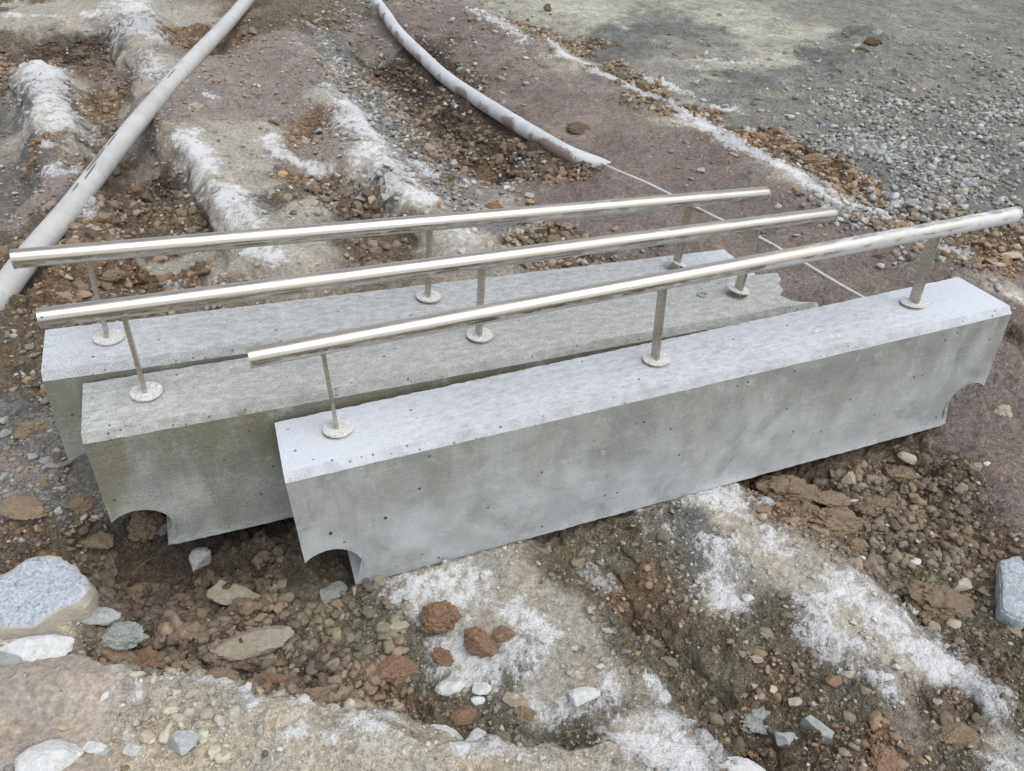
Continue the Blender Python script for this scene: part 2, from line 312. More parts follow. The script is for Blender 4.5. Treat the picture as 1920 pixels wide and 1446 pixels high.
gr = fbm(GX * 0.8 + GY * 0.5, GY * 0.18 - GX * 0.2, 42, 3, 2)             # scraped grain along the furrows
H += 0.007 * gr * np.clip(1.0 - ROUGH, 0, 1)
H += FROST * 0.004 * np.clip(0.5 + fbm(GX, GY, 40, 3, 1), 0, 1)

# the three kerb blocks press the ground flat beneath them
SB = 2.2
DIM = dict(W=0.2027, cy=0.0169, cz=0.0205, hb=0.3939, s=0.8909, ht=0.2528, lt=1.1186, yp=0.1126, x0=0.1065, fy=0.0208)
BLK = [
 (((0.9292, -0.3642, -0.0632), (0.3661, 0.9303, 0.0213), (0.051, -0.0429, 0.9978)), (0.0059, -0.073, 0.4173)),
 (((0.9156, -0.4015, 0.0228), (0.402, 0.9152, -0.0284), (-0.0095, 0.0352, 0.9993)), (-0.4907, 0.0069, 0.4001)),
 (((0.9118, -0.4087, 0.0403), (0.4088, 0.9126, 0.0071), (-0.0397, 0.01, 0.9992)), (-0.667, 0.1902, 0.4089)),
]
for Rm, tv in BLK:
    Rm = np.array(Rm); tv = np.array(tv)
    for _ in range(2):
        lx = (GX - tv[0]) * Rm[0, 0] + (GY - tv[1]) * Rm[1, 0] + (H - tv[2]) * Rm[2, 0]
        ly = (GX - tv[0]) * Rm[0, 1] + (GY - tv[1]) * Rm[1, 1] + (H - tv[2]) * Rm[2, 1]
        bot = tv[2] + Rm[2, 0] * lx + Rm[2, 1] * ly - (DIM['cz'] + DIM['hb']) * Rm[2, 2]
        notch = np.clip((1.12 - np.abs(lx)) / 0.02, 0, 1) * np.clip((ly + 0.05) / 0.02, 0, 1) * np.clip((0.225 - ly) / 0.02, 0, 1)
        lim = bot - 0.004
        H = np.where((notch > 0) & (H > lim), H * (1 - notch) + lim * notch, H)

P2R = 0.046
pp = [(690, -20, .0), (722, 22, .0), (745, 55, .0), (790, 100, .0), (840, 145, .0), (900, 185, .0), (960, 222, .0), (1020, 258, .0), (1080, 290, .0), (1125, 311, -.001), (1170, 328, -.012), (1215, 347, -.03)]
c2 = [np.r_[unp(a, b, 0.012)[:2], zbase(unp(a, b)[1]) - 0.004] for a, b, _ in pp[:10]]       # soil gives way to the pipe on the trench side
for a, b in zip(c2[:-1], c2[1:]):
    dx, dy = b[0] - a[0], b[1] - a[1]; L2 = dx * dx + dy * dy; t = ((GX - a[0]) * dx + (GY - a[1]) * dy) / L2
    sd_ = ((GX - a[0]) * dy - (GY - a[1]) * dx) / math.sqrt(L2)                                # + on the fill side
    lim = a[2] + np.clip(t, 0, 1) * (b[2] - a[2]) + 0.012 * fbm(GX, GY, 22, 3, 6) + np.where(sd_ > 0, 0.022 + 0.9 * np.clip(sd_ - 0.035, 0, 1), -0.012 + 0.9 * np.clip(-sd_ - 0.07, 0, 1))
    m_ = (t > -0.05) & (t < 1.05) & (np.abs(sd_) < 0.2); H = np.where(m_, np.minimum(H, lim), H)

# colour variation on the albedo (soil mixed from lumps of different stain), the variation itself adds no shading
mul = 1 + 0.20 * fbm(GX, GY, 7, 5, 6, 0.65) + 0.22 * fbm(GX * 0.8 + GY * 0.5, GY * 0.22 - GX * 0.2, 20, 4, 4, 0.65) * np.clip(1.1 - ROUGH, 0, 1) + np.clip((GY - 2.2) / 2, 0, 1) * (GX > -1) * (0.42 * fbm(GX, GY, 2.6, 6, 2, 0.75) + 0.42 * fbm(GX, GY, 17, 4, 7, 0.75)) + ROUGH * (0.14 * (r1 - 0.5) + 0.24 * (r2 - 0.5) + 0.34 * (r3 - 0.5))
warm = fbm(GX, GY, 11, 4, 1, 0.6) * 0.09 + ROUGH * (r2 - 0.5) * 0.06
COLR = BASE * np.clip(mul, 0.45, 1.7)[..., None] * np.stack([1 + warm, 1 + 0 * warm, 1 - 1.2 * warm], -1)
COLR = np.clip(COLR, 0.012, 0.8)
COLR = np.where(inner[..., None], COLR, lin((138, 132, 121)))

gy_, gx_ = np.gradient(H, axis=0) / np.gradient(GY, axis=0), np.gradient(H, axis=1) / np.gradient(GX, axis=1)
gx_, gy_ = blur(gx_, 3), blur(gy_, 3); slp = np.sqrt(gx_ ** 2 + gy_ ** 2); steep = np.clip((slp - 0.45) / 0.6, 0, 1) * inner
al = GX * 0.75 + GY * 0.66
wn = fbm(al, H * 1.3 + 0.1 * GX, 11, 5, 4, 0.62); wl, wr = worley(al + 0.01 * wn, H * 1.2, 26.0)
hd = steep * (0.030 * wn + 0.016 * (wl ** 0.6) * (wr - 0.3)) / (slp + 1e-6)
MX, MY = GX - gx_ * hd, GY - gy_ * hd
COLR = COLR * (1 - steep[..., None]) + steep[..., None] * np.clip(BASE * (1 + 0.45 * wn + 0.45 * (wr - 0.5))[..., None], 0.012, 0.8)
def gz(x, y):
    """ground height at world x, y"""
    x = np.asarray(x, float); y = np.asarray(y, float)
    fr = np.interp(y, rows_y, np.arange(len(rows_y))); ft = np.interp((x + 0.42) / halfw(y), cols_t, np.arange(len(cols_t)))
    i = np.clip(fr.astype(int), 0, len(rows_y) - 2); j = np.clip(ft.astype(int), 0, len(cols_t) - 2); a = fr - i; b = ft - j
    return (H[i, j] * (1 - b) + H[i, j + 1] * b) * (1 - a) + (H[i + 1, j] * (1 - b) + H[i + 1, j + 1] * b) * a
def hit(px, py):
    """first point of the built ground along the pixel's ray"""
    d = ray(px, py); ts = np.linspace(1.0, 12.0, 2400); P = CAM[None] + ts[:, None] * d[None]
    below = P[:, 2] < gz(P[:, 0], P[:, 1]); k = int(np.argmax(below)) if below.any() else -1
    p = P[k]; return np.array([p[0], p[1], float(gz(p[0], p[1]))])

# ------------------------------------------------------------------ materials
class NB:
    def __init__(s, name):
        s.m = bpy.data.materials.new(name); s.m.use_nodes = True; s.t = s.m.node_tree
        s.b = s.t.nodes['Principled BSDF']
    def n(s, typ, **kw):
        nd = s.t.nodes.new('ShaderNode' + typ)
        for k, v in kw.items():
            if k in nd.inputs: nd.inputs[k].default_value = v
            else: setattr(nd, k, v)
        return nd
    def l(s, a, b): s.t.links.new(a, b)
    def coord(s, out='Object', scale=(1, 1, 1)):
        tc = s.n('TexCoord'); mp = s.n('Mapping'); mp.inputs['Scale'].default_value = scale
        s.l(tc.outputs[out], mp.inputs['Vector']); return mp.outputs[0]
    def noise(s, vec, scale, detail=4, rough=0.55, dist=0.0):
        nd = s.n('TexNoise'); nd.inputs['Scale'].default_value = scale; nd.inputs['Detail'].default_value = detail
        nd.inputs['Roughness'].default_value = rough; nd.inputs['Distortion'].default_value = dist
        s.l(vec, nd.inputs['Vector']); return nd.outputs['Fac']
    def voro(s, vec, scale, feature='F1', rand=1.0):
        nd = s.n('TexVoronoi'); nd.feature = feature; nd.inputs['Scale'].default_value = scale; nd.inputs['Randomness'].default_value = rand
        s.l(vec, nd.inputs['Vector']); return nd
    def rng(s, v, a, b, c=0.0, d=1.0, smooth=True):
        nd = s.n('MapRange'); nd.interpolation_type = 'SMOOTHSTEP' if smooth else 'LINEAR'
        for i, q in zip(('From Min', 'From Max', 'To Min', 'To Max'), (a, b, c, d)): nd.inputs[i].default_value = q
        s.l(v, nd.inputs['Value']); return nd.outputs[0]
    def math(s, op, a, b=None):
        nd = s.n('Math'); nd.operation = op
        for i, q in enumerate((a, b)):
            if q is None: continue
            if isinstance(q, (int, float)): nd.inputs[i].default_value = q
            else: s.l(q, nd.inputs[i])
        return nd.outputs[0]
    def mix(s, fac, a, b, mode='MIX'):
        nd = s.n('Mix'); nd.data_type = 'RGBA'; nd.blend_type = mode
        for sock, q in ((nd.inputs[0], fac), (nd.inputs[6], a), (nd.inputs[7], b)):
            if isinstance(q, (int, float)): sock.default_value = q
            elif isinstance(q, tuple): sock.default_value = q
            else: s.l(q, sock)
        return nd.outputs[2]
    def bump(s, h, strength, dist, prev=None):
        nd = s.n('Bump'); nd.inputs['Strength'].default_value = strength; nd.inputs['Distance'].default_value = dist
        s.l(h, nd.inputs['Height'])
        if prev is not None: s.l(prev, nd.inputs['Normal'])
        return nd.outputs[0]
    def done(s, col, rough, normal=None, metal=None):
        for k, v in (('Base Color', col), ('Roughness', rough), ('Metallic', metal)):
            if v is None: continue
            if isinstance(v, (int, float, tuple)): s.b.inputs[k].default_value = v
            else: s.l(v, s.b.inputs[k])
        if normal is not None: s.l(normal, s.b.inputs['Normal'])
        return s.m

def mat_ground():
    s = NB('soil'); v = s.coord('Object')
    at = s.n('Attribute'); at.attribute_name = 'col'; fr = s.n('Attribute'); fr.attribute_name = 'frost'; pk = s.n('Attribute'); pk.attribute_name = 'peak'
    n1 = s.noise(v, 60, 6, 0.65); n2 = s.noise(v, 260, 4, 0.7); vo = s.voro(v, 150); vo2 = s.voro(v, 330)
    g = s.rng(n1, 0.28, 0.72, 0.62, 1.42, False); g2 = s.rng(n2, 0.28, 0.72, 0.66, 1.38, False)
    c = s.mix(1.0, at.outputs['Color'], s.math('MULTIPLY', g, g2), 'MULTIPLY')
    h2 = s.n('SeparateColor'); s.l(vo2.outputs['Color'], h2.inputs[0]); c = s.mix(1.0, c, s.rng(h2.outputs[2], 0, 1, 0.74, 1.26, False), 'MULTIPLY')
    hv = s.n('SeparateColor'); s.l(vo.outputs['Color'], hv.inputs[0]); c = s.mix(1.0, c, s.rng(hv.outputs[2], 0, 1, 0.80, 1.20, False), 'MULTIPLY')
    peb = s.rng(hv.outputs[0], 0.80, 0.86); core = s.rng(vo.outputs['Distance'], 0.42, 0.30)
    c = s.mix(s.math('MULTIPLY', s.math('MULTIPLY', peb, core), 0.32), c, lin4((186, 178, 164)))
    dk = s.rng(hv.outputs[1], 0.82, 0.9); c = s.mix(s.math('MULTIPLY', s.math('MULTIPLY', dk, core), 0.55), c, lin4((80, 72, 64)))
    md = s.n('Mapping'); md.inputs['Rotation'].default_value = (0, 0, -0.25); md.inputs['Scale'].default_value = (1.0, 0.35, 1.0); s.l(v, md.inputs['Vector'])
    gt = s.n('Attribute'); gt.attribute_name = 'grit'; c = s.mix(gt.outputs['Fac'], s.mix(1.0, at.outputs['Color'], g, 'MULTIPLY'), c)
    nf = s.noise(md.outputs[0], 46, 8, 0.74); nf2 = s.noise(v, 170, 5, 0.75); nf3 = s.noise(v, 9, 5, 0.65)
    q = s.math('ADD', s.math('MULTIPLY', nf, 1.3), s.math('ADD', s.math('MULTIPLY', nf2, 1.7), s.math('ADD', s.math('MULTIPLY', nf3, 1.0), s.math('MULTIPLY', pk.outputs['Fac'], 1.1))))
    q = s.math('ADD', q, s.math('MULTIPLY', fr.outputs['Fac'], 0.95))
    f = s.rng(q, 2.98, 3.52); f = s.math('MULTIPLY', f, s.rng(fr.outputs['Fac'], 0.0, 0.3))
    c = s.mix(s.math('MULTIPLY', s.rng(fr.outputs['Fac'], 0.1, 1.0), 0.30), c, lin4((190, 186, 178)))
    c = s.mix(s.math('MULTIPLY', f, 0.95), c, lin4((228, 228, 227)))
    b = s.bump(n1, 0.8, 0.012); b = s.bump(vo.outputs['Distance'], 0.6, 0.006, b); b = s.bump(n2, 0.8, 0.004, b); b = s.bump(vo2.outputs['Distance'], 0.6, 0.003, b)
    for nd in s.t.nodes:
        if nd.type == 'BUMP' and nd.inputs['Distance'].default_value < 0.01: s.l(gt.outputs['Fac'], nd.inputs['Strength'])
    s.b.inputs['Specular IOR Level'].default_value = 0.25
    return s.done(c, 0.92, b)

def mat_stone(name, rgb, var=0.16, tint=0.08, speck=0.5, frost=0.0, bump=0.5, sc=1.0, attr=False):
    s = NB(name); oi = s.n('ObjectInfo'); ge = s.n('NewGeometry'); va = s.n('VectorMath'); va.operation = 'ADD'
    s.l(ge.outputs['Position'], va.inputs[0]); s.l(oi.outputs['Random'], va.inputs[1]); v = va.outputs[0]
    if attr:
        a = s.n('Attribute'); a.attribute_name = 'col'; base = a.outputs['Color']
    else:
        hsv = s.n('HueSaturation'); hsv.inputs['Color'].default_value = lin4(rgb)
        s.l(s.rng(oi.outputs['Random'], 0, 1, 1 - var, 1 + var, False), hsv.inputs['Value']); base = hsv.outputs[0]
    n1 = s.noise(v, 55 * sc, 6, 0.65); n2 = s.noise(v, 300 * sc, 4, 0.7)
    c = s.mix(1.0, base, s.math('MULTIPLY', s.rng(n1, 0.25, 0.75, 0.74, 1.24, False), s.rng(n2, 0.25, 0.75, 1 - 0.35 * speck, 1 + 0.3 * speck, False)), 'MULTIPLY')
    if tint: c = s.mix(s.math('MULTIPLY', s.rng(s.noise(v, 40 * sc, 4), 0.5, 0.68), tint * 4), c, lin4((150, 128, 100)))
    if frost: c = s.mix(s.math('MULTIPLY', s.rng(s.noise(v, 90 * sc, 6, 0.7), 0.45, 0.62), frost), c, lin4((226, 229, 234)))
    b = s.bump(n1, bump, 0.006 / sc); b = s.bump(n2, bump, 0.0016 / sc, b)
    return s.done(c, 0.9, b)

def mat_granite(name, rgb, rim=True):
    s = NB(name); v = s.coord('Object')
    n1 = s.noise(v, 22, 6, 0.65); n2 = s.noise(v, 120, 5, 0.7); n3 = s.noise(v, 210, 3, 0.6, 0.4); n4 = s.noise(v, 48, 4, 0.65, 0.5)
    c = s.mix(s.rng(n2, 0.35, 0.65), lin4(tuple(q * 0.88 for q in rgb)), lin4(tuple(min(255, q * 1.12) for q in rgb)))
    c = s.mix(s.math('MULTIPLY', s.rng(n4, 0.42, 0.36), 0.6), c, lin4((112, 118, 126)))
    c = s.mix(s.math('MULTIPLY', s.rng(n3, 0.40, 0.34), 0.55), c, lin4((84, 88, 94)))
    c = s.mix(s.math('MULTIPLY', s.rng(n1, 0.56, 0.70), 0.5), c, lin4((216, 220, 226)))
    if rim:
        at = s.n('Attribute'); at.attribute_name = 'rim'
        c = s.mix(s.math('MULTIPLY', s.rng(s.math('ADD', at.outputs['Fac'], s.math('MULTIPLY', n1, 0.8)), 0.62, 1.15), 0.8), c, lin4((180, 170, 150)))
    b = s.bump(n1, 0.5, 0.02); b = s.bump(n2, 0.5, 0.004, b)
    return s.done(c, 0.85, b)

def mat_concrete(name, top, face, olive, frost_ends, frost_mid, grain=1.0, seed=0.0):
    s = NB(name); tc = s.n('TexCoord'); mp = s.n('Mapping'); mp.inputs['Location'].default_value = (seed, seed * 0.37, seed * 0.71)
    s.l(tc.outputs['Object'], mp.inputs['Vector']); v = mp.outputs[0]
    xyz = s.n('SeparateXYZ'); s.l(tc.outputs['Object'], xyz.inputs[0]); nrm = s.n('SeparateXYZ'); s.l(tc.outputs['Normal'], nrm.inputs[0])
    ms = s.n('Mapping'); ms.inputs['Scale'].default_value = (1, 1, 0.22); s.l(v, ms.inputs['Vector'])      # vertical runs
    ml = s.n('Mapping'); ml.inputs['Scale'].default_value = (0.12, 1, 1.6); s.l(v, ml.inputs['Vector'])    # board lines
    n1 = s.noise(v, 9, 6, 0.62); mx = s.n('Mapping'); mx.inputs['Scale'].default_value = (0.5, 1, 1); s.l(v, mx.inputs['Vector'])
    n2 = s.noise(mx.outputs[0], 60, 7, 0.7); n3 = s.noise(v, 230, 4, 0.7); st = s.noise(ms.outputs[0], 8, 5, 0.62, 0.3); bl = s.noise(ml.outputs[0], 60, 5, 0.7)
    up = s.rng(nrm.outputs['Z'], 0.25, 0.85); ax = s.math('ABSOLUTE', xyz.outputs['X'])
    # faces
    cf = s.mix(s.rng(n1, 0.3, 0.7), lin4(tuple(q * 0.92 for q in face)), lin4(tuple(min(255, q * 1.06) for q in face)))
    zfac = s.rng(xyz.outputs['Z'], -0.36, -0.04)
    ol = s.math('MULTIPLY', s.rng(s.math('ADD', s.math('MULTIPLY', st, 0.75), s.math('MULTIPLY', zfac, 0.22)), 0.40, 0.62), olive)
    cf = s.mix(ol, cf, lin4((122, 119, 96)))
    cf = s.mix(s.math('MULTIPLY', s.rng(s.noise(v, 4.5, 4, 0.6, 0.6), 0.48, 0.64), 0.50), cf, lin4((128, 130, 126)))
    dr = s.noise(ms.outputs[0], 22, 6, 0.7, 0.2); cf = s.mix(s.math('MULTIPLY', s.math('MULTIPLY', s.rng(dr, 0.52, 0.66), s.rng(xyz.outputs['Z'], -0.26, -0.03)), 0.34), cf, lin4((118, 118, 108)))
    cf = s.mix(s.math('MULTIPLY', s.rng(s.noise(v, 16, 6, 0.7), 0.56, 0.68), 0.35), cf, lin4((204, 207, 208)))
    cf = s.mix(s.math('MULTIPLY', s.math('MULTIPLY', s.rng(xyz.outputs['Z'], -0.375, -0.412), s.rng(n2, 0.35, 0.6)), 0.5), cf, lin4((206, 209, 212)))
    cf = s.mix(s.math('MULTIPLY', s.math('MULTIPLY', s.rng(xyz.outputs['Z'], -0.30, -0.42), s.rng(n1, 0.55, 0.72)), 0.55), cf, lin4((136, 124, 106)))
    cf = s.mix(s.math('MULTIPLY', s.rng(bl, 0.60, 0.72), 0.28), cf, lin4((206, 210, 212)))
    # top
    ct = s.mix(s.rng(n2, 0.3, 0.7), lin4(tuple(q * 0.90 for q in top)), lin4(tuple(min(255, q * 1.08) for q in top)))
    endf = s.rng(ax, 0.55, 1.1, frost_mid, frost_ends)
    ff = s.rng(s.math('ADD', endf, s.math('MULTIPLY', s.math('ADD', s.math('MULTIPLY', n2, 0.8), s.math('ADD', s.math('MULTIPLY', n3, 0.4), s.math('MULTIPLY', n1, 0.4))), 0.9)), 0.75, 1.65)
    ct = s.mix(s.math('MULTIPLY', ff, 0.9), ct, lin4((212, 216, 221)))
    c = s.mix(up, cf, ct)
    c = s.mix(1.0, c, s.rng(n3, 0.25, 0.75, 1 - 0.24 * grain, 1 + 0.2 * grain, False), 'MULTIPLY')
    # air holes
    vo = s.voro(v, 26); sp = s.n('SeparateColor'); s.l(vo.outputs['Color'], sp.inputs[0])
    hole = s.math('MULTIPLY', s.rng(vo.outputs['Distance'], 0.12, 0.07), s.rng(sp.outputs[0], 0.70, 0.74))
    vo3 = s.voro(v, 70); sp3 = s.n('SeparateColor'); s.l(vo3.outputs['Color'], sp3.inputs[0])
    cham = s.math('MULTIPLY', s.rng(xyz.outputs['Z'], -0.03, -0.018), s.rng(nrm.outputs['Z'], 0.9, 0.8))
    hole = s.math('MAXIMUM', hole, s.math('MULTIPLY', s.math('MULTIPLY', s.rng(vo3.outputs['Distance'], 0.24, 0.14), s.rng(sp3.outputs[0], 0.78, 0.82)), cham))
    c = s.mix(s.math('MULTIPLY', hole, 0.75), c, lin4((88, 86, 80)))
    b = s.bump(n2, 0.25 * grain, 0.006); b = s.bump(n3, 0.45 * grain, 0.0022, b); b = s.bump(bl, 0.25, 0.003, b); b = s.bump(s.math('SUBTRACT', 1.0, hole), 0.7, 0.004, b)
    return s.done(c, 0.86, b)

def mat_steel(name, frost=0.5, rough=0.2, under=0.2, right=0.0):
    s = NB(name); tc = s.n('TexCoord'); ob = tc.outputs['Object']
    mp = s.n('Mapping'); mp.inputs['Scale'].default_value = (0.05, 1, 1); s.l(ob, mp.inputs['Vector'])
    br = s.noise(mp.outputs[0], 420, 3, 0.6); m2 = s.n('Mapping'); m2.inputs['Scale'].default_value = (0.35, 1, 1); s.l(ob, m2.inputs['Vector'])
    sm = s.noise(m2.outputs[0], 48, 7, 0.72, 0.3); fine = s.noise(ob, 300, 4, 0.7)
    xyz = s.n('SeparateXYZ'); s.l(tc.outputs['Normal'], xyz.inputs[0])
    big = s.noise(ob, 3.0, 2, 0.5)
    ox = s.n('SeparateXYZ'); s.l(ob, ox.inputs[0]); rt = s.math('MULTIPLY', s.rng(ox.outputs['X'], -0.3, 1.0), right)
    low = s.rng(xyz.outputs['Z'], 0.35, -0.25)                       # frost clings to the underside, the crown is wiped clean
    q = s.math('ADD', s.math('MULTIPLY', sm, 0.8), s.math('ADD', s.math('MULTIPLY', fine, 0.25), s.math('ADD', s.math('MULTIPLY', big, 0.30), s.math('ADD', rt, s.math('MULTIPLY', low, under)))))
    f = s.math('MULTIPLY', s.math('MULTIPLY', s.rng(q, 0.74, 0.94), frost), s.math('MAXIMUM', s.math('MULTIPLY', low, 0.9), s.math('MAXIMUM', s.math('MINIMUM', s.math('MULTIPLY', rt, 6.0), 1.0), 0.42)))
    c = s.mix(f, s.mix(s.math('MULTIPLY', s.rng(s.noise(mp.outputs[0], 150, 6, 0.7), 0.50, 0.60), s.math('MULTIPLY', low, 0.75)), lin4((198, 192, 180)), lin4((96, 88, 78))), lin4((214, 216, 218)))  # streaks painted dark on the low side, standing in for ground reflections
    r = s.math('ADD', s.math('ADD', s.rng(br, 0.3, 0.7, rough * 0.7, rough * 1.5, False), s.rng(s.noise(m2.outputs[0], 14, 5, 0.65), 0.45, 0.65, 0.0, 0.22)), s.math('MULTIPLY', f, 0.45))
    mt = s.math('SUBTRACT', 1.0, s.math('MULTIPLY', f, 0.85))
    b = s.bump(br, 0.05, 0.001)
    return s.done(c, r, b, mt)

def mat_pipe(name, rgb, scuff=True):
    s = NB(name); v = s.coord('Object'); n1 = s.noise(v, 7, 6, 0.65); n2 = s.noise(v, 60, 6, 0.7)
    c = s.mix(s.rng(n1, 0.35, 0.7), lin4(rgb), lin4(tuple(q * 0.92 for q in rgb)))
    c = s.mix(s.math('MULTIPLY', s.rng(n2, 0.55, 0.7), 0.45), c, lin4((150, 138, 128)))
    at = s.n('Attribute'); at.attribute_name = 'mud'
    c = s.mix(s.rng(s.math('ADD', at.outputs['Fac'], s.math('MULTIPLY', n2, 0.7)), 0.75, 1.0), c, lin4((140, 122, 115)))
    b = s.bump(n2, 0.2, 0.003)
    return s.done(c, 0.6, b)

M = {
 'ground': mat_ground(),
 'con1': mat_concrete('pale_concrete', (180, 181, 182), (180, 182, 181), 0.40, 0.95, 0.42, 0.8, 3.1),
 'con2': mat_concrete('stained_concrete', (178, 178, 174), (170, 172, 165), 0.85, 0.16, 0.04, 1.7, 11.3),
 'con3': mat_concrete('weathered_concrete', (182, 183, 181), (170, 172, 166), 0.7, 0.62, 0.14, 1.6, 23.9),
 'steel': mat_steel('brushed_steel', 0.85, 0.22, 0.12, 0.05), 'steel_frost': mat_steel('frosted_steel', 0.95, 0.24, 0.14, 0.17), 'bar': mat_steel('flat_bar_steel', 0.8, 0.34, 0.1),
 'plate': mat_stone('frosted_plate', (205, 203, 196), 0.04, 0.10, 0.4, 0.9, 0.2, 2.0),
 'pipe': mat_pipe('grey_plastic_pipe', (198, 197, 193)), 'pipe2': mat_pipe('white_plastic_pipe', (206, 208, 208)),
 'scuff': mat_stone('dark_scuff', (112, 114, 120), 0.05, 0, 0.3, 0, 0.1),
 'blue': mat_stone('blue_sticker', (40, 130, 180), 0, 0, 0.1, 0, 0.05),
 'hole': mat_stone('tie_hole', (70, 72, 72), 0.02, 0, 0.3, 0, 0.2),
 'white': mat_stone('white_stone', (200, 200, 196), 0.06, 0.05, 0.4, 0.4, 0.5),
 'tan': mat_stone('tan_stone', (172, 161, 142), 0.10, 0.05, 0.6, 0.15, 0.6),
 'grey': mat_stone('grey_stone', (164, 166, 164), 0.12, 0.03, 0.6, 0.2, 0.6),
 'slate': mat_stone('slate_stone', (150, 154, 148), 0.12, 0.05, 0.5, 0.1, 0.5),
 'clod': mat_stone('brown_clod', (136, 120, 100), 0.14, 0.04, 1.2, 0.0, 1.0), 'clod_o': mat_stone('rust_clod', (140, 114, 91), 0.06, 0.0, 1.2, 0.0, 1.0),
 'clod_d': mat_stone('dark_clod', (108, 92, 76), 0.12, 0.05, 1.2, 0.0, 1.0),
 'mix': mat_stone('mixed_stones', (0, 0, 0), 0, 0, 0.8, 0.0, 0.4, 1.6, attr=True),
 'granite': mat_granite('granite', (178, 184, 190)), 'granite_b': mat_granite('blue_granite', (166, 172, 176), False),
 'dusty': mat_stone('dusty_stone', (152, 142, 125), 0.06, 0.10, 0.9, 0.1, 0.9),
 'straw': mat_stone('dry_straw', (176, 156, 118), 0.1, 0, 0.2, 0, 0.1),
}

# ------------------------------------------------------------------ ground object
nR, nC = GX.shape
idx = np.arange(nR * nC).reshape(nR, nC)
quads = np.stack([idx[:-1, :-1], idx[:-1, 1:], idx[1:, 1:], idx[1:, :-1]], -1).reshape(-1, 4)
ground = mesh_np('ground', np.stack([MX, MY, H], -1).reshape(-1, 3), quads, M['ground'],
                 colors={'col': COLR.reshape(-1, 3), 'frost': FROST.ravel(), 'peak': PEAK.ravel(), 'grit': np.clip(ROUGH * 1.25, 0.22, 1.0).ravel()})
tag(ground, kind='structure')

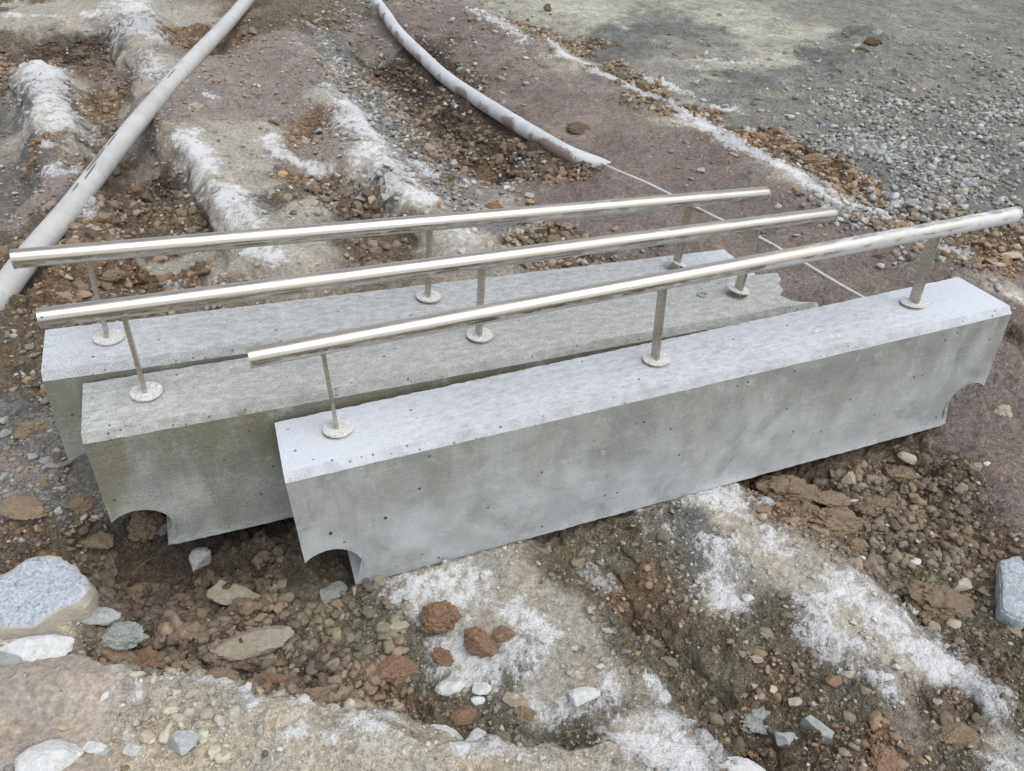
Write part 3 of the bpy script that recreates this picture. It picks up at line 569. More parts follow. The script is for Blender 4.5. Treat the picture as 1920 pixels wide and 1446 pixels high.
# ------------------------------------------------------------------ kerb blocks with rails
def block_mesh(seed, broken=False, w_off=0.0):
    L = SB; W = DIM['W'] - w_off; cy, cz, hb, fy = DIM['cy'], DIM['cz'], DIM['hb'], DIM['fy']
    zb = -cz - hb
    # bottom outline from left end to right end, with the round pipe notches (a little more than a quarter circle)
    nr = 0.084; ncz = zb + 0.065; ncx = L / 2 - 0.06
    def arc(sgn):
        # from the end face, over the top, round to the lip at the bottom
        th0 = math.acos((L / 2 - ncx) / nr); th1 = PI + math.asin((ncz - zb) / nr)
        return [(sgn * (ncx + nr * math.cos(t)), ncz + nr * math.sin(t)) for t in np.linspace(th0, th1, 34)]
    left = arc(-1); right = arc(1)[::-1]
    xs = np.linspace(left[-1][0], right[0][0], 190)[1:-1]
    bot = np.array(left + [(x, zb) for x in xs] + right)
    n = len(bot)
    # matching top stations
    Ls = np.r_[0, np.cumsum(np.hypot(*np.diff(bot, axis=0).T))]; topx = -L / 2 + L * Ls / Ls[-1]
    k = np.clip((np.abs(bot[:, 0]) < L / 2 - 0.2), 0, 1); topx = np.where(k, bot[:, 0], topx); topx = np.maximum.accumulate(topx)
    NV = 16
    rows = []                       # each row: n points; goes round the section: front bottom -> front top -> chamfer -> top -> back -> bottom
    for j in range(NV + 1):
        f = j / NV; x = bot[:, 0] * (1 - f) + topx * f; z = bot[:, 1] * (1 - f) + (-cz) * f
        rows.append(np.stack([x, -cy - fy * (-cz - z), z], -1))
    for f in (0.5, 1.0): rows.append(np.stack([topx, np.full(n, -cy * (1 - f)), np.full(n, -cz * (1 - f))], -1))
    for f in np.linspace(0, 1, 13)[1:]: rows.append(np.stack([topx, np.full(n, W * f), np.zeros(n)], -1))
    itop0 = NV + 2; itop1 = NV + 2 + 12
    for j in range(1, 7):
        f = j / 6; x = topx * (1 - f) + bot[:, 0] * f; z = bot[:, 1] * f; rows.append(np.stack([x, np.full(n, W), z], -1))
    for f in (0.25, 0.5, 0.75): rows.append(np.stack([bot[:, 0], W * (1 - f) + (-cy - fy * (-cz - bot[:, 1])) * f, bot[:, 1]], -1))
    A = np.array(rows); m = len(rows)
    # wear: uneven arrises, slightly wavy faces, rough lower lip
    def nz(sc, amp, k): return amp * np.array([[mnoise.noise(Vector((p[0] * sc, p[1] * sc + seed * 7.3 + k, p[2] * sc))) for p in row] for row in A])
    n1 = nz(14, 1, 0); n2 = nz(60, 1, 5)
    A[:, :, 1] += 0.0008 * n1; A[:, :, 2] += 0.0008 * n1
    for jr, amp in ((NV, 0.0036), (NV + 2, 0.0042), (itop1, 0.0018)):
        A[jr, :, 2] -= amp * np.clip(n2[jr] + 0.35 * n1[jr], -0.2, 1); A[jr, :, 1] += (0.5 if jr != itop1 else -0.8) * amp * np.clip(n2[jr], -0.2, 1)
    A[0, :, 1] -= 0.007 * np.clip(n2[0] + 0.4, 0, 1) * (np.abs(bot[:, 0]) < 0.97); A[0, :, 2] += 0.005 * n2[0] * (np.abs(bot[:, 0]) < 0.97)
    A[1, :, 1] -= 0.002 * np.clip(n1[1] + 0.2, 0, 1) * (np.abs(bot[:, 0]) < 0.97)
    if broken:                     # the snapped right end
        X = A[:, :, 0]; yy = np.clip(A[:, :, 1] / W, 0, 1); e = np.clip((X - (L / 2 - 0.16)) / 0.16, 0, 1)
        cut = np.interp(yy, [0, .15, .35, .5, .62, .8, 1.0], [0.03, 0.085, 0.115, 0.07, 0.075, 0.05, 0.055])
        jag = 0.012 * n2 + 0.012 * n1
        A[:, :, 0] -= e * (cut + jag) * np.clip(1 + A[:, :, 2] / 0.35, 0, 1)
        dip = np.interp(yy, [0, .2, .45, .6, .7, 1.0], [0.004, 0.03, 0.035, 0.02, 0.012, 0.006])
        A[:, :, 2] -= np.clip((e - 0.55) / 0.45, 0, 1) ** 1.5 * dip * (A[:, :, 2] > -0.05) * np.clip(1 + n1, 0.3, 1.6)
    V = A.reshape(-1, 3); I = np.arange(m * n).reshape(m, n)
    Fq = []
    for j in range(m):
        a, b = I[j], I[(j + 1) % m]
        Fq.append(np.stack([a[:-1], a[1:], b[1:], b[:-1]], -1))
    Fq = np.concatenate(Fq)
    o = mesh_np('kerb_block', V, Fq, None)
    # end caps
    bm = bmesh.new(); bm.from_mesh(o.data); bm.verts.ensure_lookup_table()
    bm.faces.new([bm.verts[i] for i in I[:, 0]]); bm.faces.new([bm.verts[i] for i in I[::-1, -1]])
    bmesh.ops.triangulate(bm, faces=[f for f in bm.faces if len(f.verts) > 4])
    bmesh.ops.recalc_face_normals(bm, faces=bm.faces)
    bm.to_mesh(o.data); bm.free(); me = o.data
    bpy.data.objects.remove(o)
    for p in me.polygons: p.use_smooth = True
    me.set_sharp_from_angle(angle=math.radians(28))
    return me

def cyl(bm, r, x0, x1, segs=40, rings=1, axis='X', cap=True, dome=0.0):
    """lathe along x (or z)"""
    stations = [(x0, r)] if not dome else [(x0 - dome, 0.0001), (x0 - dome, r * 0.8), (x0 - dome * 0.5, r * 0.96), (x0, r)]
    for i in range(1, rings + 1): stations.append((x0 + (x1 - x0) * i / rings, r))
    if dome: stations += [(x1 + dome * 0.5, r * 0.96), (x1 + dome, r * 0.8), (x1 + dome, 0.0001)]
    loops = []
    for x, rr in stations:
        lp = []
        for k in range(segs):
            a = 2 * PI * k / segs; p = (x, rr * math.cos(a), rr * math.sin(a))
            lp.append(bm.verts.new(p if axis == 'X' else (p[1], p[2], p[0])))
        loops.append(lp)
    for a, b in zip(loops[:-1], loops[1:]):
        for k in range(segs): bm.faces.new((a[k], a[(k + 1) % segs], b[(k + 1) % segs], b[k]))
    if cap: bm.faces.new(loops[0][::-1]); bm.faces.new(loops[-1])
    bmesh.ops.recalc_face_normals(bm, faces=bm.faces)

TR = 0.0238
def make_rail_block(i, label, con, steel, xo, to, ty, broken, disc_lift, w_off):
    Rm, tv = BLK[i]
    root = bpy.data.objects.new('railed_kerb_block', None); COL.objects.link(root); root.empty_display_size = 0.2
    zb = -(DIM['cz'] + DIM['hb'])
    R3 = Matrix(Rm).to_3x3(); base = Vector(tv) + R3 @ Vector((0, 0.1, zb))
    root.matrix_world = Matrix.Translation(base) @ R3.to_4x4()
    off = Matrix.Translation((0, -0.1, -zb))
    tag(root, label, 'kerb block', 'concrete kerb blocks with steel rails')
    def put(o, m=None, parent=root):
        o.parent = parent; o.matrix_parent_inverse = Matrix.Identity(4)
        o.matrix_basis = (off if parent is root else Matrix.Identity(4)) @ (m or Matrix.Identity(4)); return o
    body = bpy.data.objects.new('concrete_body', block_mesh(i + 1, broken, w_off)); COL.objects.link(body); body.data.materials.append(con); put(body)
    yp, ht, s, lt = DIM['yp'], DIM['ht'], DIM['s'], DIM['lt']
    # rail: open steel tube with plugged ends
    bm = bmesh.new(); cyl(bm, TR, -lt, lt, 48, 60, cap=False)
    ang = math.atan2(ty, lt); rot = Matrix.Translation((to, yp, ht)) @ Matrix.Rotation(ang, 4, 'Z')
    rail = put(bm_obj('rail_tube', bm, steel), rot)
    for sg in (-1, 1):
        bm = bmesh.new(); cyl(bm, TR * 0.985, lt - 0.012, lt + 0.0005, 48, 2, cap=True)
        c = bm_obj('end_cap', bm, M['bar']); c.parent = rail; c.matrix_basis = Matrix.Rotation(0 if sg > 0 else PI, 4, 'Z')
        bm = bmesh.new(); mat = Matrix.Translation((sg * (lt - 0.001), 0, 0))
        # thin rolled rim at the cut end
        segs = 48; 
        for k in range(segs):
            pass
        cyl(bm, TR + 0.0006, -0.0025, 0.0025, 48, 1, cap=False)
        c = bm_obj('end_rim', bm, steel); c.parent = rail; c.matrix_basis = mat
    for k, sx in enumerate((-s, 0, s)):
        x = sx + xo
        bm = bmesh.new(); bmesh.ops.create_cube(bm, size=1)
        bmesh.ops.scale(bm, vec=(0.009, 0.036, ht - TR * 0.6 + 0.02), verts=bm.verts); bmesh.ops.translate(bm, vec=(0, 0, (ht - TR * 0.6 - 0.02) / 2), verts=bm.verts)
        bmesh.ops.bevel(bm, geom=bm.edges[:], offset=0.0008, segments=2, affect='EDGES')
        post = put(bm_obj('flat_bar_post', bm, M['bar']), Matrix.Translation((x, yp + ty * sx / lt, 0)))
        # cover plate: ring slid over the bar
        lift, tilt, taz = disc_lift[k]
        bm = bmesh.new(); cyl(bm, 0.0385, 0.0, 0.0055, 44, 1, axis='Z'); bmesh.ops.bevel(bm, geom=[e for e in bm.edges if e.is_boundary is False and len(e.link_faces) == 2 and e.calc_face_angle(0) > 1.0], offset=0.0012, segments=2, affect='EDGES')
        pl = put(bm_obj('cover_plate', bm, M['plate'], sharp=25), Matrix.Translation((x + 0.003, yp - 0.002, 0.004 + lift)) @ Matrix.Rotation(taz, 4, 'Z') @ Matrix.Rotation(tilt, 4, 'Y'))
        bm = bmesh.new(); cyl(bm, 0.0365, 0.0, 0.004, 40, 1, axis='Z')
        put(bm_obj('base_plate', bm, M['bar'], sharp=25), Matrix.Translation((x, yp, -0.0002)))
        # weld bead between bar and rail
        bm = bmesh.new(); bmesh.ops.create_icosphere(bm, subdivisions=2, radius=1); bmesh.ops.scale(bm, vec=(0.009, 0.014, 0.0035), verts=bm.verts)
        for v in bm.verts: v.co += v.co.normalized() * 0.0012 * mnoise.noise(v.co * 400)
        wd = bm_obj('weld_bead', bm, M['bar']); wd.parent = post; wd.matrix_basis = Matrix.Translation((0, 0, ht - TR * 0.98))
    return root, rail, put

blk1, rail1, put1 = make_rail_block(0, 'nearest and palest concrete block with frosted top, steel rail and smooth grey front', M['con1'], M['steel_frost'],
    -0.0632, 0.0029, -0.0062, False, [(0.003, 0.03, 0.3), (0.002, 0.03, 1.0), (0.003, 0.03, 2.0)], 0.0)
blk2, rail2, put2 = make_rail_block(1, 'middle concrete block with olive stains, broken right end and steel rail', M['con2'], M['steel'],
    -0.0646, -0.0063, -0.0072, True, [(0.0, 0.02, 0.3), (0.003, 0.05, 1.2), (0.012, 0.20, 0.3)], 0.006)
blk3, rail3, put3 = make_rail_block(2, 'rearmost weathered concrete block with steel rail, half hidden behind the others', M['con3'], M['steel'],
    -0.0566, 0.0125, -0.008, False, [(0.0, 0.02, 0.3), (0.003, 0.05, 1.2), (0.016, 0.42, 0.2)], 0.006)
# blue sticker on the middle rail's near end, tie holes in the nearest block's face
bm = bmesh.new(); n = 10
vv = [[bm.verts.new((x, (TR + 0.0006) * math.cos(a), (TR + 0.0006) * math.sin(a))) for a in np.linspace(math.radians(140), math.radians(152), 5)] for x in (0, 0.005)]
for k in range(4): bm.faces.new((vv[0][k], vv[0][k + 1], vv[1][k + 1], vv[1][k]))
stk = bm_obj('blue_sticker', bm, M['blue']); stk.parent = rail2; stk.matrix_basis = Matrix.Translation((-DIM['lt'] + 0.006, 0, 0))
def face_pt(px, py, i=0):
    """point of block i's front face under a pixel, in block coordinates"""
    Rm, tv = np.array(BLK[i][0]), np.array(BLK[i][1]); o_ = Rm.T @ (CAM - tv); d = Rm.T @ ray(px, py); y0 = -DIM['cy'] - 0.004
    t = (y0 - o_[1]) / d[1]; return o_ + t * d
for px, py, rr in ((620, 1000, 0.0045), (723, 971, 0.0042), (787, 917, 0.003), (806, 857, 0.0025), (1209, 792, 0.0025)):
    p = face_pt(px, py); z = p[2]; y = -DIM['cy'] - DIM['fy'] * (-DIM['cz'] - z)
    bm = bmesh.new(); cyl(bm, rr, -0.002, 0.0012, 16, 1, axis='Z')
    h = bm_obj('tie_hole', bm, M['hole'], sharp=30); put1(h, Matrix.Translation((p[0], y, z)) @ Matrix.Rotation(PI / 2, 4, 'X'))
# spilled plaster on the nearest block's top
for px, py, sx, sy, rz in ((1530, 620, .020, .006, .5), (1562, 628, .026, .007, -.5), (1586, 636, .016, .006, -.6), (1514, 641, .012, .007, .2), (1610, 650, .010, .004, -.4)):
    Rm, tv = np.array(BLK[0][0]), np.array(BLK[0][1]); o_ = Rm.T @ (CAM - tv); d = Rm.T @ ray(px, py); t = (0.001 - o_[2]) / d[2]; p = o_ + t * d
    bm = bmesh.new(); c0 = bm.verts.new((0, 0, 0.0022)); n = 26; ring = []; ring2 = []
    for k in range(n):
        a = 2 * PI * k / n; q = 1 + 0.55 * mnoise.noise(Vector((math.cos(a) * 1.6 + px, math.sin(a) * 1.6, py))) + 0.3 * mnoise.noise(Vector((math.cos(a) * 5 + px, math.sin(a) * 5, py)))
        ring.append(bm.verts.new((sx * q * 0.8 * math.cos(a), sy * q * 0.8 * math.sin(a), 0.0018))); ring2.append(bm.verts.new((sx * q * math.cos(a), sy * q * math.sin(a), -0.002)))
    for k in range(n): bm.faces.new((c0, ring[k], ring[(k + 1) % n])); bm.faces.new((ring[k], ring2[k], ring2[(k + 1) % n], ring[(k + 1) % n]))
    put1(bm_obj('plaster_splash', bm, M['white'], sharp=60), Matrix.Translation((p[0], p[1], 0.0)) @ Matrix.Rotation(rz, 4, 'Z'))
# loose washer lying on the middle block
bm = bmesh.new()
for k in range(28):
    a0, a1 = 2 * PI * k / 28, 2 * PI * (k + 1) / 28
    ring = [[(0.014 + 0.0032 * math.cos(b)) for b in np.linspace(0, 2 * PI, 9)[:-1]], [0.0032 * math.sin(b) for b in np.linspace(0, 2 * PI, 9)[:-1]]]
    va = [bm.verts.new((q * math.cos(a0), q * math.sin(a0), z)) for q, z in zip(*ring)]; vb = [bm.verts.new((q * math.cos(a1), q * math.sin(a1), z)) for q, z in zip(*ring)]
    for j in range(8): bm.faces.new((va[j], vb[j], vb[(j + 1) % 8], va[(j + 1) % 8]))
bmesh.ops.remove_doubles(bm, verts=bm.verts, dist=1e-5); bmesh.ops.recalc_face_normals(bm, faces=bm.faces)
wsh = bm_obj('ring_washer', bm, M['grey'])
Rm, tv = np.array(BLK[1][0]), np.array(BLK[1][1]); o_ = Rm.T @ (CAM - tv); d = Rm.T @ ray(1317, 552); t = (0.0035 - o_[2]) / d[2]; p = Rm @ (o_ + t * d) + tv
wsh.matrix_world = Matrix.Translation(p) @ Matrix(BLK[1][0]).to_4x4()
tag(wsh, 'small grey ring lying on the top of the middle block', 'ring')

# ------------------------------------------------------------------ pipes
def sweep(name, pts, rad, mat, segs=32, mud=None):
    P = np.array(pts, float); d = np.r_[0, np.cumsum(np.linalg.norm(np.diff(P, axis=0), axis=1))]
    u = np.linspace(0, d[-1], int(d[-1] / 0.035))
    # smooth interpolation (Catmull-Rom through the points)
    Q = np.zeros((len(u), 3)); T = np.gradient(P, d, axis=0)
    for i, q in enumerate(u):
        k = min(max(np.searchsorted(d, q) - 1, 0), len(P) - 2); h = d[k + 1] - d[k]; t = (q - d[k]) / h
        Q[i] = (2*t**3-3*t**2+1)*P[k] + (t**3-2*t**2+t)*h*T[k] + (-2*t**3+3*t**2)*P[k+1] + (t**3-t**2)*h*T[k+1]
    D = np.gradient(Q, axis=0); D /= np.linalg.norm(D, axis=1)[:, None]; S = np.cross(D, [0, 0, 1]); S /= np.linalg.norm(S, axis=1)[:, None]; U = np.cross(S, D)
    a = np.linspace(0, 2 * PI, segs, endpoint=False)
    V = Q[:, None] + rad * (np.cos(a)[None, :, None] * S[:, None] + np.sin(a)[None, :, None] * U[:, None])
    I = np.arange(len(u) * segs).reshape(len(u), segs); J = np.roll(I, -1, 1)
    Fq = np.stack([I[:-1], J[:-1], J[1:], I[1:]], -1).reshape(-1, 4)
    V = V.reshape(-1, 3); md = np.zeros(len(V)) if mud is None else mud(V, np.tile(np.cos(a), len(u)))
    o = mesh_np(name, V, Fq, mat, colors={'mud': md}); return o, Q, S, U
# grey pipe lying across the furrows on the left: centre line read at pipe height
PR = 0.048
pc = [unp(px, py, PR + dz) for px, py, dz in ((-90, 690, .03), (0, 555, .03), (45, 493, .035), (120, 405, .05), (190, 315, .055), (245, 245, .06), (300, 180, .07), (365, 108, .07), (425, 45, .06), (470, -8, .05), (540, -90, .03))]
pipe, PQ, PS, PU = sweep('drain_pipe', pc, PR, M['pipe'], mud=lambda V, ca: 0.35 * np.clip((-0.03 + gz(V[:, 0], V[:, 1]) + 0.05 - V[:, 2]) / 0.05, 0, 1))
tag(pipe, 'long grey plastic pipe lying across the furrows on the left', 'pipe')
def scuff(px, py, ln, wd, ang):
    dd = ray(px, py); k = int(np.argmin([np.linalg.norm(np.cross(dd / np.linalg.norm(dd), q - CAM)) for q in PQ]))
    q, S_, U_ = PQ[k], PS[k], PU[k]; D_ = np.cross(U_, S_)
    V = []; nu, nv = 9, 4
    for i in range(nu):
        t = i / (nu - 1) * 2 - 1; hw = wd * math.sqrt(max(0, 1 - t * t)) * (1 + 0.3 * mnoise.noise(Vector((t * 3, px, 0))))
        for j in range(nv):
            a = ang + 0.25 * t * wd / 0.01 * 0.4 + (j / (nv - 1) - 0.5) * 2 * hw / PR
            V.append(q + D_ * t * ln + (PR + 0.0012) * (math.cos(a) * S_ + math.sin(a) * U_))
    Fq = [(i * nv + j, i * nv + j + 1, (i + 1) * nv + j + 1, (i + 1) * nv + j) for i in range(nu - 1) for j in range(nv - 1)]
    o = mesh_np('scuff_mark', np.array(V), np.array(Fq), M['scuff'], parent=pipe)
for a in ((228, 283, .09, .005, 1.75), (195, 322, .16, .007, 1.8), (186, 352, .10, .0045, 1.4), (330, 160, .10, .004, 1.5), (160, 380, .05, .004, 1.6), (345, 125, .16, .003, 2.3), (300, 180, .14, .003, 2.2)): scuff(*a)
# white pipe half buried along the right rim of the trench
def rim_z(px, py, sink):
    P = unp(px, py, 0.0); return P
pc2 = []
for px, py, sk in pp:
    P = hit(px + 8, py - 6); pc2.append(np.array([P[0], P[1], P[2] - P2R + (0.012 if sk > -.005 else (0.002 if sk > -.02 else -0.02))]))
pc2 = np.array(pc2); 
zs = pc2[:, 2].copy(); pc2[1:-1, 2] = (zs[:-2] + zs[1:-1] + zs[2:]) / 3
for i in range(9): pc2[i] = np.r_[unp(pp[i][0], pp[i][1], 0.012)[:2], zbase(unp(pp[i][0], pp[i][1])[1]) - 0.004]
pipe2, Q2, S2, U2 = sweep('buried_pipe', pc2, P2R, M['pipe2'], mud=lambda V, ca: np.clip(-0.15 + 0.7 * np.clip(ca + 0.05, 0, 1) + 0.5 * fbm(V[:, 0], V[:, 1], 9, 4, 2), 0, 1))
tag(pipe2, 'white pipe half buried along the edge of the trench and purple fill', 'pipe')

def gsm(x, y, r=0.05): return float(np.mean([gz(x + r * math.cos(a), y + r * math.sin(a)) for a in np.linspace(0, 2 * PI, 9)[:-1]]))
tl = []
for px, py in ((1120, 306), (1160, 322), (1205, 341), (1270, 373), (1350, 412), (1430, 450), (1500, 491), (1570, 531), (1640, 572)):
    P = hit(px, py); tl.append(np.array([P[0], P[1], 0.5 * (gsm(P[0], P[1]) + P[2]) + 0.002]))
conduit, Q3, S3, U3 = sweep('thin_conduit', tl, 0.0075, M['pipe2'], segs=14, mud=lambda V, ca: np.clip(0.15 + 0.9 * fbm(V[:, 0], V[:, 1], 16, 4, 2), 0, 1))
tag(conduit, 'thin pale conduit half sunk in the purple fill, running under the nearest block', 'conduit')

# ------------------------------------------------------------------ rocks and clods
def rock_mesh(seed, sub=4, facets=15, crumb=0.03, clod=False):
    rn = random.Random(seed); bm = bmesh.new(); bmesh.ops.create_icosphere(bm, subdivisions=sub, radius=1.0)
    pl = []
    for _ in range(facets):
        nrm = Vector((rn.gauss(0, 1), rn.gauss(0, 1), rn.gauss(0, 1))).normalized(); pl.append((nrm, rn.uniform(0.52, 0.82)))
    off = Vector((seed * 3.1, seed * 1.7, 0))
    for v in bm.verts:
        c = v.co.copy()
        for nrm, dd in pl:
            q = c.dot(nrm)
            if q > dd: c -= nrm * (q - dd)
        if clod:
            a = mnoise.noise(c * 1.6 + off) * 0.22 + mnoise.noise(c * 3.4 + off) * 0.16 + mnoise.noise(c * 7 + off) * 0.10 + mnoise.noise(c * 15 + off) * 0.075 + mnoise.noise(c * 29 + off) * 0.05
            a -= 0.16 * max(0, 0.22 - abs(mnoise.noise(c * 2.6 - off))) / 0.22
            c *= 1.12 + a
        else:
            c *= 1.18 + crumb * (2.4 * mnoise.noise(c * 1.8 + off) + 1.5 * mnoise.noise(c * 5.5 + off) + 1.1 * mnoise.noise(c * 13 + off) + 0.7 * mnoise.noise(c * 27 + off))
        v.co = c
    me = bpy.data.meshes.new('rock'); bm.to_mesh(me); bm.free()
    for p in me.polygons: p.use_smooth = True
    me.set_sharp_from_angle(angle=math.radians(24))
    return me
RM = [rock_mesh(20 + i, 4, 9 + i % 6, 0.05) for i in range(9)]
CMSH = [rock_mesh(60 + i, 5, 4, clod=True) for i in range(6)]
_mc = {}
def mesh_with(me, mat):
    k = (me.name, mat.name)
    if k not in _mc: m2 = me.copy(); m2.materials.append(mat); _mc[k] = m2
    return _mc[k]
taken = []
def put_rock(name, px, py, wpx, hpx, mat, label, cat, group=None, clod=False, seed=0, sink=0.3, rz=None, flat=0.75, P=None):
    """place a rock whose picture box is centred at px,py; its base follows the ground there"""
    P = hit(px, py + hpx * 0.22) if P is None else P; D_ = depth(P); wd = wpx * D_ / F_PX; sn = 0.62
    dp = max(0.5 * wd, min(1.5 * wd, hpx * D_ / F_PX / (sn + flat * 0.78)))
    ht = flat * min(wd, dp)
    lst = CMSH if clod else RM
    o = bpy.data.objects.new(name, mesh_with(lst[seed % len(lst)], mat)); COL.objects.link(o)
    o.scale = (wd / 2 * 1.15, dp / 2 * 1.15, ht / 2 * 1.15); o.rotation_euler = (random.uniform(-.12, .12), random.uniform(-.12, .12), rz if rz is not None else random.uniform(-.35, .35))
    o.location = (P[0], P[1], P[2] + ht / 2 * (1 - 2 * sink)); taken.append((P[0], P[1], wd / 2))
    tag(o, label, cat, group); return o
